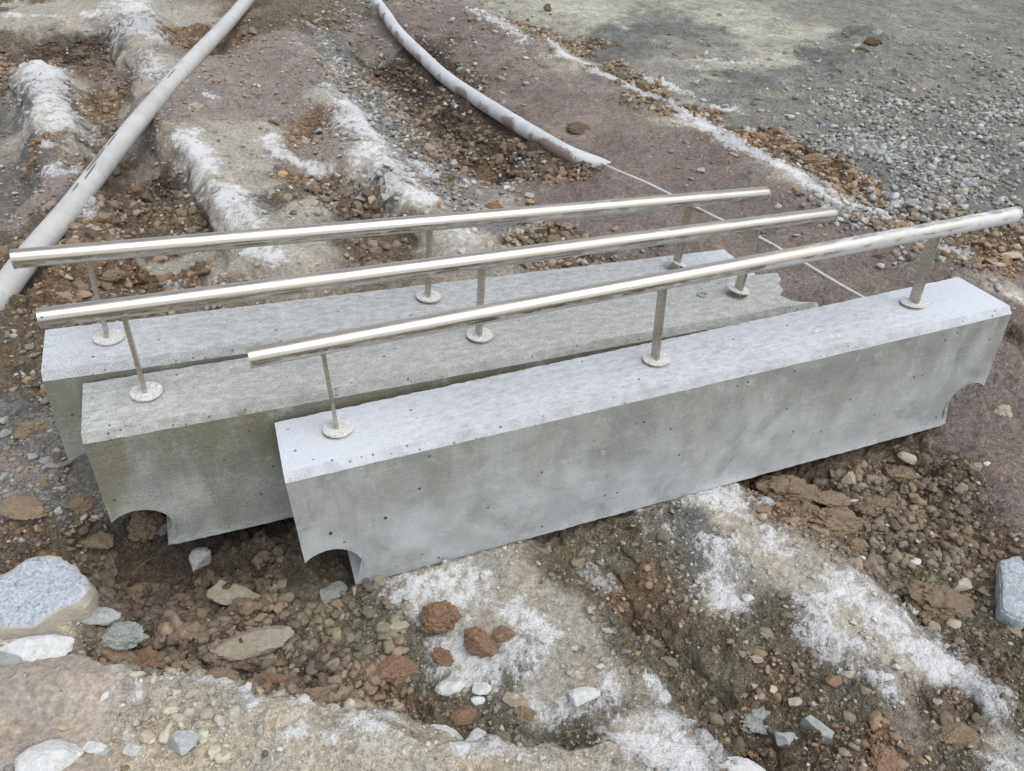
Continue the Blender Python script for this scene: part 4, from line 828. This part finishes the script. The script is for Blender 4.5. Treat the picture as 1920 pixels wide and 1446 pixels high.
big = [
 ('stone', 853, 1284, 56, 36, 'white', 'rounded white stone on the mud below the rust coloured clods', 0, .3, .8),
 ('stone', 902, 1286, 28, 30, 'white', 'small pointed white stone just right of the rounded white stone', 0, .2, .7),
 ('stone', 896, 1310, 20, 20, 'white', 'tiny white chip below the pointed white stone', 0, .3, .7),
 ('stone', 965, 1308, 42, 32, 'tan', 'tan stone with flat top beside the small white chips', 0, .3, .7),
 ('stone', 1092, 1302, 62, 32, 'white', 'wide white stone alone on the grey mud, lower middle', 0, .3, .6),
 ('stone', 897, 1384, 38, 52, 'white', 'tall white stone standing at the edge of the bottom ledge', 0, .2, .9),
 ('stone', 830, 1378, 58, 20, 'white', 'long flat white stone left of the tall white stone', 0, .3, .5),
 ('stone', 862, 1400, 34, 30, 'white', 'blocky white stone between the flat and the tall white stones', 0, .3, .8),
 ('stone', 347, 1386, 46, 56, 'grey', 'upright grey stone on the rock ledge at the bottom left', 0, .2, .9),
 ('stone', 100, 1414, 96, 54, 'white', 'large white rough stone on the smooth slab, bottom left', 0, .2, .5),
 ('stone', 180, 1397, 34, 24, 'white', 'small white stone right of the large one on the smooth slab', 0, .3, .6),
 ('stone', 196, 1404, 40, 16, 'grey', 'grey flake beside the small white stone on the slab', 0, .3, .4),
 ('stone', 252, 1402, 34, 28, 'white', 'white cube like stone at the right edge of the smooth slab', 0, .3, .8),
 ('stone', 197, 1304, 14, 20, 'white', 'single pale pebble on the bare middle of the smooth slab', 0, .3, .6),
 ('stone', 740, 1175, 44, 18, 'tan', 'pale flat stone left of the largest rust clod', 0, .3, .5),
 ('stone', 1385, 1440, 74, 40, 'white', 'white stone cut by the bottom edge of the picture', 0, .3, .7),
 ('stone', 1480, 1386, 42, 38, 'grey', 'squarish grey stone near the bottom, left of the slate sliver', 0, .3, .8),
 ('stone', 1590, 895, 24, 32, 'tan', 'upright pale stone on brown soil below the nearest block', 0, .25, .9),
 ('stone', 1440, 940, 24, 18, 'grey', 'grey pebble stuck in the largest brown clod', 0, .1, .7),
 ('stone', 440, 1108, 76, 50, 'dusty', 'flat tan slab tilted in the dark hole before the blocks', 0, .12, .6),
 ('stone', 475, 1204, 110, 36, 'dusty', 'long pale flat stone in the brown soil, lower left', 0, .12, .6),
 ('stone', 535, 1194, 42, 24, 'dusty', 'small tan wedge at the right end of the long flat stone', 0, .3, .6),
 ('stone', 376, 1036, 42, 46, 'grey', 'pale concrete lump under the middle block near its left end', 0, .15, 1.0),
 ('stone', 625, 1106, 40, 52, 'slate', 'grey green sliver of rock leaning below the nearest block notch', 0, .3, .5),
 ('stone', 1402, 1120, 18, 18, 'white', 'small white pebble on the ridge, right of the bare strip', 0, .3, .8),
 ('stone', 1712, 1142, 28, 18, 'white', 'white pebble at the foot of the clod with a yellow stone', 0, .3, .7),
 ('stone', 1800, 1098, 36, 26, 'tan', 'yellowish stone resting on the brown clod at right', 0, .0, .7),
 ('stone', 1790, 1168, 28, 18, 'tan', 'flat tan pebble below the clod with a yellow stone', 0, .3, .6),
 ('stone', 1488, 1312, 22, 20, 'tan', 'tan pebble above the slate sliver, lower right', 0, .3, .7),
 ('stone', 1562, 1272, 24, 24, 'clod_o', 'rust red pebble on olive mud, lower right', 0, .3, .8),
 ('stone', 1594, 1262, 24, 18, 'tan', 'pale pebble beside the rust red pebble', 0, .3, .7),
 ('stone', 1664, 1268, 20, 16, 'white', 'white pebble right of the pale and red pebbles', 0, .3, .7),
 ('stone', 1418, 1235, 20, 18, 'tan', 'small pale stone in the middle of the front slope', 0, .3, .7),
 ('stone', 1850, 870, 10, 10, 'white', 'tiny white pebble alone on the purple ground at right', 0, .3, .8),
 ('stone', 1715, 1053, 22, 16, 'white', 'bright pebble among the crumbs right of the big clods', 0, .3, .7),
 ('stone', 1612, 1046, 18, 14, 'white', 'bluish white pebble at the foot of the big clods', 0, .3, .7),
 ('stone', 1703, 858, 32, 26, 'tan', 'pale rounded stone beneath the right part of the nearest block', 0, .3, .7),
 ('stone', 1890, 478, 42, 22, 'tan', 'long pale stone on the orange bank at the right edge', 0, .3, .6),
 ('stone', 1870, 495, 26, 16, 'tan', 'smaller pale stone below the long one on the orange bank', 0, .3, .6),
 ('stone', 925, 385, 30, 26, 'clod_o', 'orange stone above the rear rail where the trench ends', 0, .3, .8),
 ('stone', 950, 352, 16, 12, 'white', 'pale stone in the mouth of the trench', 0, .3, .7),
 ('stone', 367, 196, 22, 20, 'tan', 'yellow pale stone right of the grey pipe', 0, .3, .8),
 ('stone', 1760, 1318, 20, 16, 'tan', 'small tan pebble near the bright white patch, lower right', 0, .3, .8),
 ('stone', 1602, 940, 20, 14, 'white', 'white chip right of the upright pale stone', 0, .3, .6),
 ('stone', 60, 1212, 128, 58, 'white', 'white and tan rock between the granite chunk and the slab', 0, .3, .5),
 ('stone', 22, 1232, 64, 30, 'slate', 'grey brown brick like stone in front of the white and tan rock', 0, .2, .6),
 ('stone', 190, 1150, 60, 46, 'grey', 'crumbly grey stone touching the right side of the granite chunk', 0, .3, .7),
 ('stone', 90, 1190, 44, 28, 'slate', 'dark grey stone in the gap beneath the granite chunk', 0, .3, .6),
 ('stone', 1026, 16, 14, 20, 'clod_d', 'small upright brown stone far off on the pale sand', 0, .2, 1.0),
 ('soil_clod', 820, 1157, 66, 68, 'clod_o', 'largest rust coloured clod on the white ridge', 1, .15, 1.05),
 ('soil_clod', 903, 1202, 56, 58, 'clod_o', 'round rust clod right of the largest one', 1, .15, 1.05),
 ('soil_clod', 942, 1186, 38, 34, 'clod_o', 'small rust clod touching the round one', 1, .15, 1.05),
 ('soil_clod', 830, 1230, 36, 32, 'clod_o', 'small rust clod below the largest one', 1, .15, 1.05),
 ('soil_clod', 740, 1248, 70, 54, 'clod_o', 'flattened rust brown clod left of the white ridge', 1, .35, .6),
 ('soil_clod', 985, 1335, 36, 24, 'clod', 'brown crumb below the tan flat topped stone', 1, .3, .7),
 ('soil_clod', 870, 1340, 50, 26, 'clod_o', 'orange crumb under the rounded white stone', 1, .4, .6),
 ('soil_clod', 1480, 915, 110, 80, 'clod', 'largest brown clod under the lower edge of the nearest block', 1, .3, .8),
 ('soil_clod', 1510, 955, 70, 56, 'clod', 'brown clod just below the largest brown clod', 1, .3, .8),
 ('soil_clod', 1572, 975, 84, 56, 'clod', 'brown clod right of the pair at the white ridge', 1, .35, .8),
 ('soil_clod', 1560, 935, 70, 40, 'clod', 'flat brown clod above the row of clods', 1, .35, .6),
 ('soil_clod', 1640, 945, 56, 44, 'clod', 'crumbly brown clod right of the flat one', 1, .4, .7),
 ('soil_clod', 1600, 1022, 40, 34, 'clod', 'small brown clod lowest in the row', 1, .3, .8),
 ('soil_clod', 1768, 1115, 112, 78, 'clod', 'broad brown clod carrying a yellow stone at right', 1, .4, .6),
 ('soil_clod', 1690, 880, 60, 40, 'clod', 'brown clod under the right part of the nearest block', 1, .4, .7),
 ('soil_clod', 1660, 1420, 50, 60, 'clod_o', 'orange brown clod at the bottom edge, right', 1, .5, .6),
 ('soil_clod', 1790, 1370, 60, 44, 'clod', 'pale brown flat clod at lower right', 1, .5, .5),
 ('soil_clod', 1432, 1345, 60, 44, 'slate', 'olive grey flat clod left of the squarish grey stone', 1, .5, .5),
 ('soil_clod', 275, 985, 56, 78, 'clod', 'tall clod wedged in the notch of the middle block', 1, .2, 1.3),
 ('soil_clod', 300, 975, 30, 60, 'slate', 'grey upright lump beside the clod in the notch', 1, .2, 1.6),
 ('soil_clod', 180, 1008, 60, 32, 'clod', 'mossy brown clod above the granite chunk', 1, .4, .6),
 ('soil_clod', 45, 945, 70, 40, 'clod', 'brown clod on grey gravel at the left edge', 1, .5, .5),
 ('soil_clod', 150, 940, 44, 36, 'clod', 'brown clod beside the left end of the middle block', 1, .4, .6),
 ('soil_clod', 65, 800, 50, 44, 'clod', 'orange brown clod left of the rear block', 1, .5, .6),
 ('soil_clod', 230, 1185, 70, 50, 'slate', 'grey clod in the soil right of the granite chunk', 1, .4, .7),
 ('soil_clod', 220, 1215, 80, 50, 'clod', 'brown clod in front of the grey clod', 1, .4, .6),
 ('soil_clod', 280, 1225, 70, 60, 'clod_o', 'orange brown clod in the middle of the left soil heap', 1, .4, .7),
 ('soil_clod', 520, 1280, 70, 50, 'clod_o', 'orange brown clod at the rim of the bottom ledge', 1, .4, .7),
 ('soil_clod', 410, 1265, 60, 40, 'clod', 'brown clod behind the rim of the bottom ledge', 1, .4, .7),
 ('soil_clod', 590, 1300, 50, 34, 'clod', 'flat brown clod at the end of the ledge rim', 1, .4, .7),
 ('soil_clod', 210, 518, 42, 30, 'clod', 'tan clod seen beneath the rear rail at left', 1, .3, .8),
 ('soil_clod', 178, 440, 36, 22, 'clod_d', 'dark brown clod above the rear rail beside the pipe', 1, .3, .7),
 ('soil_clod', 515, 228, 20, 14, 'clod_o', 'rust clod on the flat ridge right of the pipe', 1, .3, .8),
 ('soil_clod', 1085, 240, 38, 28, 'clod_d', 'dark crumbly clod on the purple fill near the white pipe', 1, .3, .7),
 ('soil_clod', 1518, 300, 60, 34, 'clod', 'brown clod on the bank beside the gravel patch', 1, .3, .7),
 ('soil_clod', 1880, 770, 30, 30, 'tan', 'pale crumb of soil right of the nearest block', 1, .3, .7),
 ('soil_clod', 1632, 78, 30, 26, 'clod_d', 'dark rubble clod far off at the upper right', 1, .4, .8),
 ('soil_clod', 1618, 92, 20, 14, 'clod_d', 'smaller dark clod beside the far rubble clod', 1, .4, .7),
 ('stone', 1645, 60, 22, 22, 'slate', 'dark grey stone above the far rubble clod', 0, .3, .9),
 ('stone', 1605, 84, 16, 10, 'grey', 'pale stone left of the far rubble clod', 0, .3, .7),
]
for i, (nm, px, py, wp, hp, mt, lb, cl, sk, fl) in enumerate(big):
    P = None
    if nm == 'stone' and ('notch' not in lb) and px == 376: P = hit(376, 1058)
    put_rock(nm, px, py, wp, hp, M[mt], lb, 'stone' if nm == 'stone' else 'clod', 'loose stones' if nm == 'stone' else 'clods of soil', bool(cl), i, sk, flat=fl, P=P)
# slate sliver
def slab(name, outline_px, thick, mat, label, cat, lift=0.0, rough=0.006, lean=0.0, seed=1, rimw=None):
    """angular stone block: outline of its top face traced, standing on the ground, real thickness"""
    base = hit(*np.mean(outline_px, axis=0)); zt = base[2] + thick - lift
    pts = []
    for px, py in outline_px:
        d = ray(px, py); t = (zt - CAM[2]) / d[2]; pts.append((CAM + t * d)[:2])
    pts = np.array(pts); c = pts.mean(0)
    # resample the outline
    q = np.vstack([pts, pts[:1]]); dd = np.r_[0, np.cumsum(np.linalg.norm(np.diff(q, axis=0), axis=1))]
    n = 72; u = np.linspace(0, dd[-1], n, endpoint=False); ox = np.interp(u, dd, q[:, 0]); oy = np.interp(u, dd, q[:, 1])
    rows = []; prof = [(1.02, -thick - 0.02), (1.05, -thick * 0.7), (1.045, -thick * 0.35), (1.02, -0.010), (0.995, -0.002), (0.93, 0.0), (0.8, 0.0), (0.6, 0), (0.4, 0), (0.2, 0), (0.02, 0)]
    rim = []
    for s_, z in prof:
        row = np.stack([c[0] + (ox - c[0]) * s_, c[1] + (oy - c[1]) * s_, np.full(n, z)], -1)
        for k in range(n):
            p = Vector((row[k][0] * 9, row[k][1] * 9, z * 9 + seed)); nn = mnoise.noise(p) + 0.6 * mnoise.noise(p * 3) + 0.4 * mnoise.noise(p * 8)
            row[k] += np.array([(ox[k] - c[0]), (oy[k] - c[1]), 0]) * 0.09 * nn * (1 if s_ > 0.9 else 0) + np.array([0, 0, rough * nn])
            row[k][2] += lean * (row[k][0] - c[0])
        rows.append(row); rim.append(np.full(n, 1.0 if s_ > 1.0 else (0.7 if s_ > 0.98 else (0.42 if s_ > 0.9 else 0.05))))
    A = np.array(rows); A[:, :, 0] -= c[0]; A[:, :, 1] -= c[1]; A[:, :, 2] += thick; V = A.reshape(-1, 3); m = len(prof)
    I = np.arange(m * n).reshape(m, n); J = np.roll(I, -1, 1); Fq = np.stack([I[:-1], J[:-1], J[1:], I[1:]], -1).reshape(-1, 4)
    o = mesh_np(name, V, Fq, mat, colors={'rim': np.array(rim).ravel()}, sharp=40)
    bm = bmesh.new(); bm.from_mesh(o.data); bm.verts.ensure_lookup_table(); bm.faces.new([bm.verts[i] for i in I[-1]]); bmesh.ops.recalc_face_normals(bm, faces=bm.faces); bm.to_mesh(o.data); bm.free()
    o.location = (c[0], c[1], zt - thick); taken.append((c[0], c[1], float(np.abs(pts - c).max())))
    tag(o, label, cat); return o
slab('granite_chunk', [(-45, 1088), (0, 1080), (60, 1045), (110, 1042), (142, 1058), (165, 1100), (150, 1128), (120, 1140), (60, 1178), (0, 1180), (-40, 1150)], 0.065, M['granite'], 'large speckled grey granite chunk with tan rim at the left edge', 'rock', lift=0.02, rough=0.007, seed=3)
slab('granite_chunk', [(1876, 1052), (1900, 1042), (1960, 1040), (1985, 1090), (1965, 1150), (1915, 1156), (1884, 1138)], 0.028, M['granite_b'], 'smooth blue grey stone cut by the right edge of the picture', 'rock', lift=0.01, rough=0.003, seed=9)
slab('stone_sliver', [(1508, 1345), (1520, 1340), (1565, 1372), (1560, 1384), (1545, 1380)], 0.014, M['slate'], 'long grey slate sliver lying on the mud at lower right', 'stone', lift=0.002, rough=0.001, seed=5)

# ------------------------------------------------------------------ pebbles: the largest as single stones, the rest as loose masses
def hull(seed, npt=13):
    rn = np.random.default_rng(seed); p = rn.normal(size=(npt, 3)); p /= np.linalg.norm(p, axis=1)[:, None]; p *= rn.uniform(0.8, 1.05, (npt, 1))
    bm = bmesh.new()
    for q in p: bm.verts.new(q)
    bmesh.ops.convex_hull(bm, input=bm.verts); bmesh.ops.triangulate(bm, faces=bm.faces)
    for v in [v for v in bm.verts if not v.link_faces]: bm.verts.remove(v)
    bm.verts.index_update(); bmesh.ops.recalc_face_normals(bm, faces=bm.faces)
    V = np.array([v.co[:] for v in bm.verts]); Fa = np.array([[v.index for v in f.verts] for f in bm.faces]); bm.free(); return V, Fa
HULL = [hull(100 + i) for i in range(14)]
def project(x, y, z):
    d = np.stack([x - CAM[0], y - CAM[1], z - CAM[2]], -1); c = d @ CM
    return PW / 2 + F_PX * c[..., 0] / c[..., 2], PH / 2 + F_PX * c[..., 1] / c[..., 2], c[..., 2]
# footprint of the blocks, kept clear
def under_block(x, y, pad=0.01):
    u = np.zeros(x.shape, bool)
    for Rm, tv in BLK:
        lx = (x - tv[0]) * Rm[0][0] + (y - tv[1]) * Rm[1][0]; ly = (x - tv[0]) * Rm[0][1] + (y - tv[1]) * Rm[1][1]
        u |= (np.abs(lx) < 1.13 + pad) & (ly > -0.045 - pad) & (ly < 0.23 + pad)
    return u
area = np.abs(np.gradient(GY, axis=0) * np.gradient(GX, axis=1))
vx, vy, vd = project(GX, GY, H)
vis = (vx > -80) & (vx < PW + 80) & (vy > -60) & (vy < PH + 80) & inner & ~under_block(GX, GY)
def scatter(N, wt, smin, smax, pw):
    wt = (wt * area * vis * np.exp(-1.8 * FROST)).ravel(); k = RNG.choice(wt.size, N, p=wt / wt.sum())
    jit = np.sqrt(area.ravel()[k]); x = GX.ravel()[k] + RNG.uniform(-.5, .5, N) * jit; y = GY.ravel()[k] + RNG.uniform(-.5, .5, N) * jit
    sz = smin * (smax / smin) ** (RNG.random(N) ** pw); base = COLR.reshape(-1, 3)[k]
    return x, y, sz, base, FROST.ravel()[k]
def stones_mass(name, x, y, sz, col, label, cat, flat=0.62, sink=0.36, forms=None):
    N = len(x); Vs, Fs, Cs = [], [], []; base = 0
    z = gz(x, y); az = RNG.uniform(0, 2 * PI, N); ex = RNG.uniform(0.75, 1.3, N); fl = flat * RNG.uniform(0.7, 1.3, N)
    forms = forms or HULL; var = RNG.integers(0, len(forms), N)
    for h in range(len(forms)):
        k = np.where(var == h)[0]
        if not len(k): continue
        V, Fa = forms[h]; ca, sa = np.cos(az[k])[:, None], np.sin(az[k])[:, None]
        X = V[None, :, 0] * (sz[k] * ex[k])[:, None]; Y = V[None, :, 1] * (sz[k] / ex[k])[:, None]; Z = V[None, :, 2] * (sz[k] * fl[k])[:, None]
        tl = RNG.uniform(-.4, .4, (len(k), 1)); Z = Z + tl * X * 0.8
        P = np.stack([X * ca - Y * sa + x[k][:, None], X * sa + Y * ca + y[k][:, None], Z + (z[k] + sz[k] * fl[k] * (1 - 2 * sink))[:, None]], -1)
        nv = V.shape[0]; Vs.append(P.reshape(-1, 3)); Fs.append((Fa[None] + (np.arange(len(k)) * nv)[:, None, None] + base).reshape(-1, 3)); base += nv * len(k)
        Cs.append(np.repeat(col[k], nv, axis=0))
    o = mesh_np(name, np.concatenate(Vs), np.concatenate(Fs), M['mix'], smooth=False, colors={'col': np.concatenate(Cs)})
    tag(o, label, cat, kind='stuff'); return o
def tint(base, N, lo, hi, palette, share):
    c = base * RNG.uniform(lo, hi, (N, 1)); pal = np.array([lin(p) for p in palette]); u = RNG.random(N) < share
    c[u] = pal[RNG.integers(0, len(pal), u.sum())] * RNG.uniform(0.85, 1.12, (u.sum(), 1)); return np.clip(c, 0.01, 0.8)
def region(px0, py0, px1, py1, soft=40):
    return 1 / (1 + np.exp(-(vx - px0) / soft * 4)) / (1 + np.exp((vx - px1) / soft * 4)) / (1 + np.exp(-(vy - py0) / soft * 4)) / (1 + np.exp((vy - py1) / soft * 4))
def clear_of(x, y, pad=0.7):
    ok = np.ones(len(x), bool)
    for a, b, rr in taken: ok &= (x - a) ** 2 + (y - b) ** 2 > (rr * pad) ** 2
    dq = np.min((x[:, None] - PQ[None, ::4, 0]) ** 2 + (y[:, None] - PQ[None, ::4, 1]) ** 2, axis=1); ok &= dq > 0.075 ** 2
    dq = np.min((x[:, None] - Q2[None, ::4, 0]) ** 2 + (y[:, None] - Q2[None, ::4, 1]) ** 2, axis=1); ok &= dq > 0.085 ** 2
    return ok
def lump(seed, sub=2):
    rn = random.Random(seed)
    bm = bmesh.new(); bmesh.ops.create_icosphere(bm, subdivisions=sub, radius=1.0); off = Vector((seed * 2.3, seed, 0))
    for v in bm.verts:
        c = v.co.copy(); v.co = c * (0.95 + 0.5 * mnoise.noise(c * 1.3 + off) + 0.40 * mnoise.noise(c * 2.9 + off) + rn.uniform(-0.24, 0.20))
    V = np.array([v.co[:] for v in bm.verts]); Fa = np.array([[v.index for v in f.verts] for f in bm.faces]); bm.free(); return V, Fa
right_yard = region(1550, 215, 2000, 430, 90)
near_w = 1.0 / DIST ** 1.5
singles = []                         # candidates for stones of their own
def lot(name, N, wt, smin, smax, pw, lo, hi, pal, share, label, slabel, nsing, flat=0.62):
    x, y, sz, b, fr = scatter(N, wt, smin, smax, pw); ok = clear_of(x, y); x, y, sz, b, fr = x[ok], y[ok], sz[ok], b[ok], fr[ok]
    c = tint(b, len(x), lo, hi, pal, share); fr = np.clip(fr * 0.9, 0, 0.85)[:, None] * RNG.uniform(0.3, 1, (len(x), 1)); c = c * (1 - fr) + lin((222, 226, 232)) * fr
    u, v, dd = project(x, y, gz(x, y)); show = sz / dd * ((u > 5) & (u < PW - 5) & (v > 5) & (v < PH - 5))
    order = np.argsort(-show); pick = order[:nsing]; rest = order[nsing:]
    for k in pick: singles.append((x[k], y[k], sz[k], c[k], slabel))
    stones_mass(name, x[rest], y[rest], sz[rest], c[rest], label, 'gravel' if 'gravel' in name else ('rubble' if 'rubble' in name else 'crumbs'), flat)
PALG = [(178, 179, 176), (164, 166, 164), (146, 148, 146), (190, 190, 186), (128, 127, 122), (172, 168, 156)]
PALB = [(164, 149, 128), (148, 131, 109), (134, 112, 88), (182, 171, 152), (116, 101, 85), (170, 162, 150)]
lot('gravel', 7500, right_yard * np.clip(0.55 + 1.3 * fbm(GX, GY, 2.2, 4, 3), 0.05, 1) * 4 + 0.06 * region(1250, 90, 2000, 330, 80), 0.009, 0.032, 1.9, 0.8, 1.25, PALG, 0.55, 'pale grey gravel spread over the yard at the upper right', 'pale stone in the grey gravel patch at the upper right', 70)
lot('trench_rubble', 4200, (region(600, 0, 1010, 420, 50) + 0.5 * region(820, 420, 1300, 500, 30)) * PEB, 0.009, 0.034, 1.8, 0.8, 1.4, PALG[:5] + PALB[:3], 0.5, 'grey and brown rubble lying in the trench', 'grey stone in the rubble of the trench', 60)
lot('bank_rubble', 3000, region(960, 40, 2000, 560, 30) * (ROUGH > 0.75) * np.exp(-FROST * 2), 0.008, 0.030, 1.8, 0.8, 1.5, PALB, 0.5, 'brown rubble along the bank beside the purple fill', 'tan stone in the brown rubble bank beside the purple fill', 40)
lot('left_crumbs', 5500, region(-40, 60, 600, 1020, 50) * PEB, 0.006, 0.022, 2.0, 0.75, 1.45, PALB + PALG[:3], 0.42, 'loose brown crumbs and pebbles in the furrows on the left', 'pebble in the brown furrows on the left', 50)
lot('front_crumbs', 10500, region(-60, 880, 2000, 1480, 40) * (PEB + 0.04), 0.0025, 0.0125, 2.8, 0.75, 1.35, PALB + PALG[:2], 0.22, 'loose brown crumbs and pebbles on the ground in front', 'pebble among the brown crumbs in front of the blocks', 70)
lot('scattered_crumbs', 3000, 0.04 + PEB, 0.004, 0.014, 2.2, 0.8, 1.3, PALB + PALG[:3], 0.25, 'thin scatter of small crumbs over all the ground', 'pebble', 0)
def crag(seed):
    me = rock_mesh(seed, 3, 5, clod=True); V = np.array([v.co[:] for v in me.vertices]); Fa = np.array([p.vertices[:] for p in me.polygons]); bpy.data.meshes.remove(me); return V, Fa
LUMP = [crag(300 + i) for i in range(10)]
def shard(seed):
    V, Fa = hull(seed, 9); rn = np.random.default_rng(seed); return V * rn.uniform(0.65, 1.35, (1, 3)), Fa
def crumb(seed):
    me = rock_mesh(seed, 2, 6, clod=True); rn = random.Random(seed)
    V = np.array([np.array(v.co[:]) * (1 + rn.uniform(-0.13, 0.13)) for v in me.vertices]) * np.array([rn.uniform(0.75, 1.3), 1, rn.uniform(0.7, 1.1)]); Fa = np.array([p.vertices[:] for p in me.polygons]); bpy.data.meshes.remove(me); return V, Fa
LUMP2 = [crumb(700 + i) for i in range(14)]
LUMP1 = [shard(500 + i) for i in range(24)]
def clods(name, N, wt, smin, smax, pw, label, cut):
    x, y, sz, b, fr = scatter(N, wt, smin, smax, pw); ok = clear_of(x, y); x, y, sz, b = x[ok], y[ok], sz[ok], b[ok]
    c = np.clip(b * RNG.uniform(0.75, 1.45, (len(x), 1)), 0.01, 0.6); big_ = sz > cut
    stones_mass(name, x[big_], y[big_], sz[big_], c[big_], label + ', larger lumps', 'soil', 0.75, 0.46, LUMP)
    mid_ = ~big_ & (sz > cut * 0.55); sm_ = ~big_ & ~mid_
    stones_mass(name, x[mid_], y[mid_], sz[mid_], c[mid_], label + ', middling clods', 'soil', 0.8, 0.42, LUMP2)
    stones_mass(name, x[sm_], y[sm_], sz[sm_], c[sm_], label + ', small crumbs', 'soil', 0.8, 0.36, LUMP1)
clods('front_soil_lumps', 7000, region(150, 990, 760, 1350, 30) * np.clip(ROUGH - 0.45, 0, 1) * 2.2 + region(1380, 870, 1850, 1130, 40) * np.clip(ROUGH - 0.6, 0, 1) * 1.2 + region(270, 1290, 450, 1410, 30) * 0.3 + 0.25 * region(700, 1000, 1950, 1446, 50) * np.clip(ROUGH - 0.5, 0, 1), 0.0035, 0.019, 2.6, 'crumbly brown soil heaped in front of the blocks', 0.0125)
clods('back_soil_lumps', 3800, region(-40, 60, 1100, 560, 40) * np.clip(ROUGH - 0.75, 0, 1) * 2 + region(1000, 60, 1950, 560, 30) * np.clip(ROUGH - 0.8, 0, 1) * 2, 0.008, 0.032, 2.2, 'crumbly brown soil in the furrows and trench behind the blocks', 0.022)
me_s = [bpy.data.meshes.new('pebble') for _ in HULL]
for me, (V, Fa) in zip(me_s, HULL): me.from_pydata(V.tolist(), [], Fa.tolist())
pal_m = [mat_stone('pebble_%d' % i, c, 0.12, 0.02, 0.7, 0.0, 0.4, 1.4) for i, c in enumerate([(190, 190, 186), (160, 160, 156), (128, 122, 112), (186, 172, 148), (156, 132, 102), (128, 102, 76)])]
pal_l = np.array([lin(c) for c in [(190, 190, 186), (160, 160, 156), (128, 122, 112), (186, 172, 148), (156, 132, 102), (128, 102, 76)]])
for i, (x, y, sz, c, lb) in enumerate(singles):
    m = pal_m[int(np.argmin(((pal_l - c) ** 2).sum(1)))]
    o = bpy.data.objects.new('pebble', mesh_with(me_s[i % len(me_s)], m)); COL.objects.link(o)
    e = random.uniform(0.8, 1.25); fl = random.uniform(0.5, 0.8)
    o.scale = (sz * e, sz / e, sz * fl); o.location = (x, y, float(gz(x, y)) + sz * fl * 0.45); o.rotation_euler = (random.uniform(-.25, .25), random.uniform(-.25, .25), random.uniform(0, 6.28))
    cw = ['whitish', 'mid grey', 'dark grey', 'cream', 'tan', 'brown'][pal_m.index(m)]; rest = lb.split(' ', 2)[2] if lb.split()[1] == 'stone' else lb.split(' ', 1)[1]
    tag(o, cw + ' pebble ' + rest, 'stone', cw + ' pebbles ' + rest)

# ------------------------------------------------------------------ dry stems
def stem(px, py, ln, az, rise, label):
    P = hit(px, py); bm = bmesh.new(); n = 10; loops = []
    for i in range(n + 1):
        t = i / n; q = Vector((math.cos(az + 0.5 * t) * ln * t, math.sin(az + 0.5 * t) * ln * t, 0.004 + rise * math.sin(t * PI))) ; rr = 0.0010 * (1 - 0.6 * t)
        loops.append([bm.verts.new(q + Vector((rr * math.cos(a), rr * math.sin(a), rr * math.sin(a + 1)))) for a in (0, 2.1, 4.2)])
    for a, b in zip(loops[:-1], loops[1:]):
        for k in range(3): bm.faces.new((a[k], a[(k + 1) % 3], b[(k + 1) % 3], b[k]))
    o = bm_obj('dry_stem', bm, M['straw']); o.location = P; tag(o, label, 'stem')
stem(976, 1360, 0.09, 1.35, 0.03, 'thin dry stem standing below the tan flat topped stone')
stem(1060, 1376, 0.10, -0.1, 0.012, 'thin dry stem lying on the grey mud, lower middle')
stem(395, 1112, 0.08, 0.6, 0.02, 'fine dry root in the dark hole before the blocks')
stem(215, 1065, 0.08, 2.0, 0.02, 'fine dry root above the granite chunk')
stem(255, 1075, 0.07, 0.4, 0.02, 'fine dry root right of the granite chunk')
stem(120, 1232, 0.07, 0.2, 0.015, 'fine dry root beside the smooth slab')
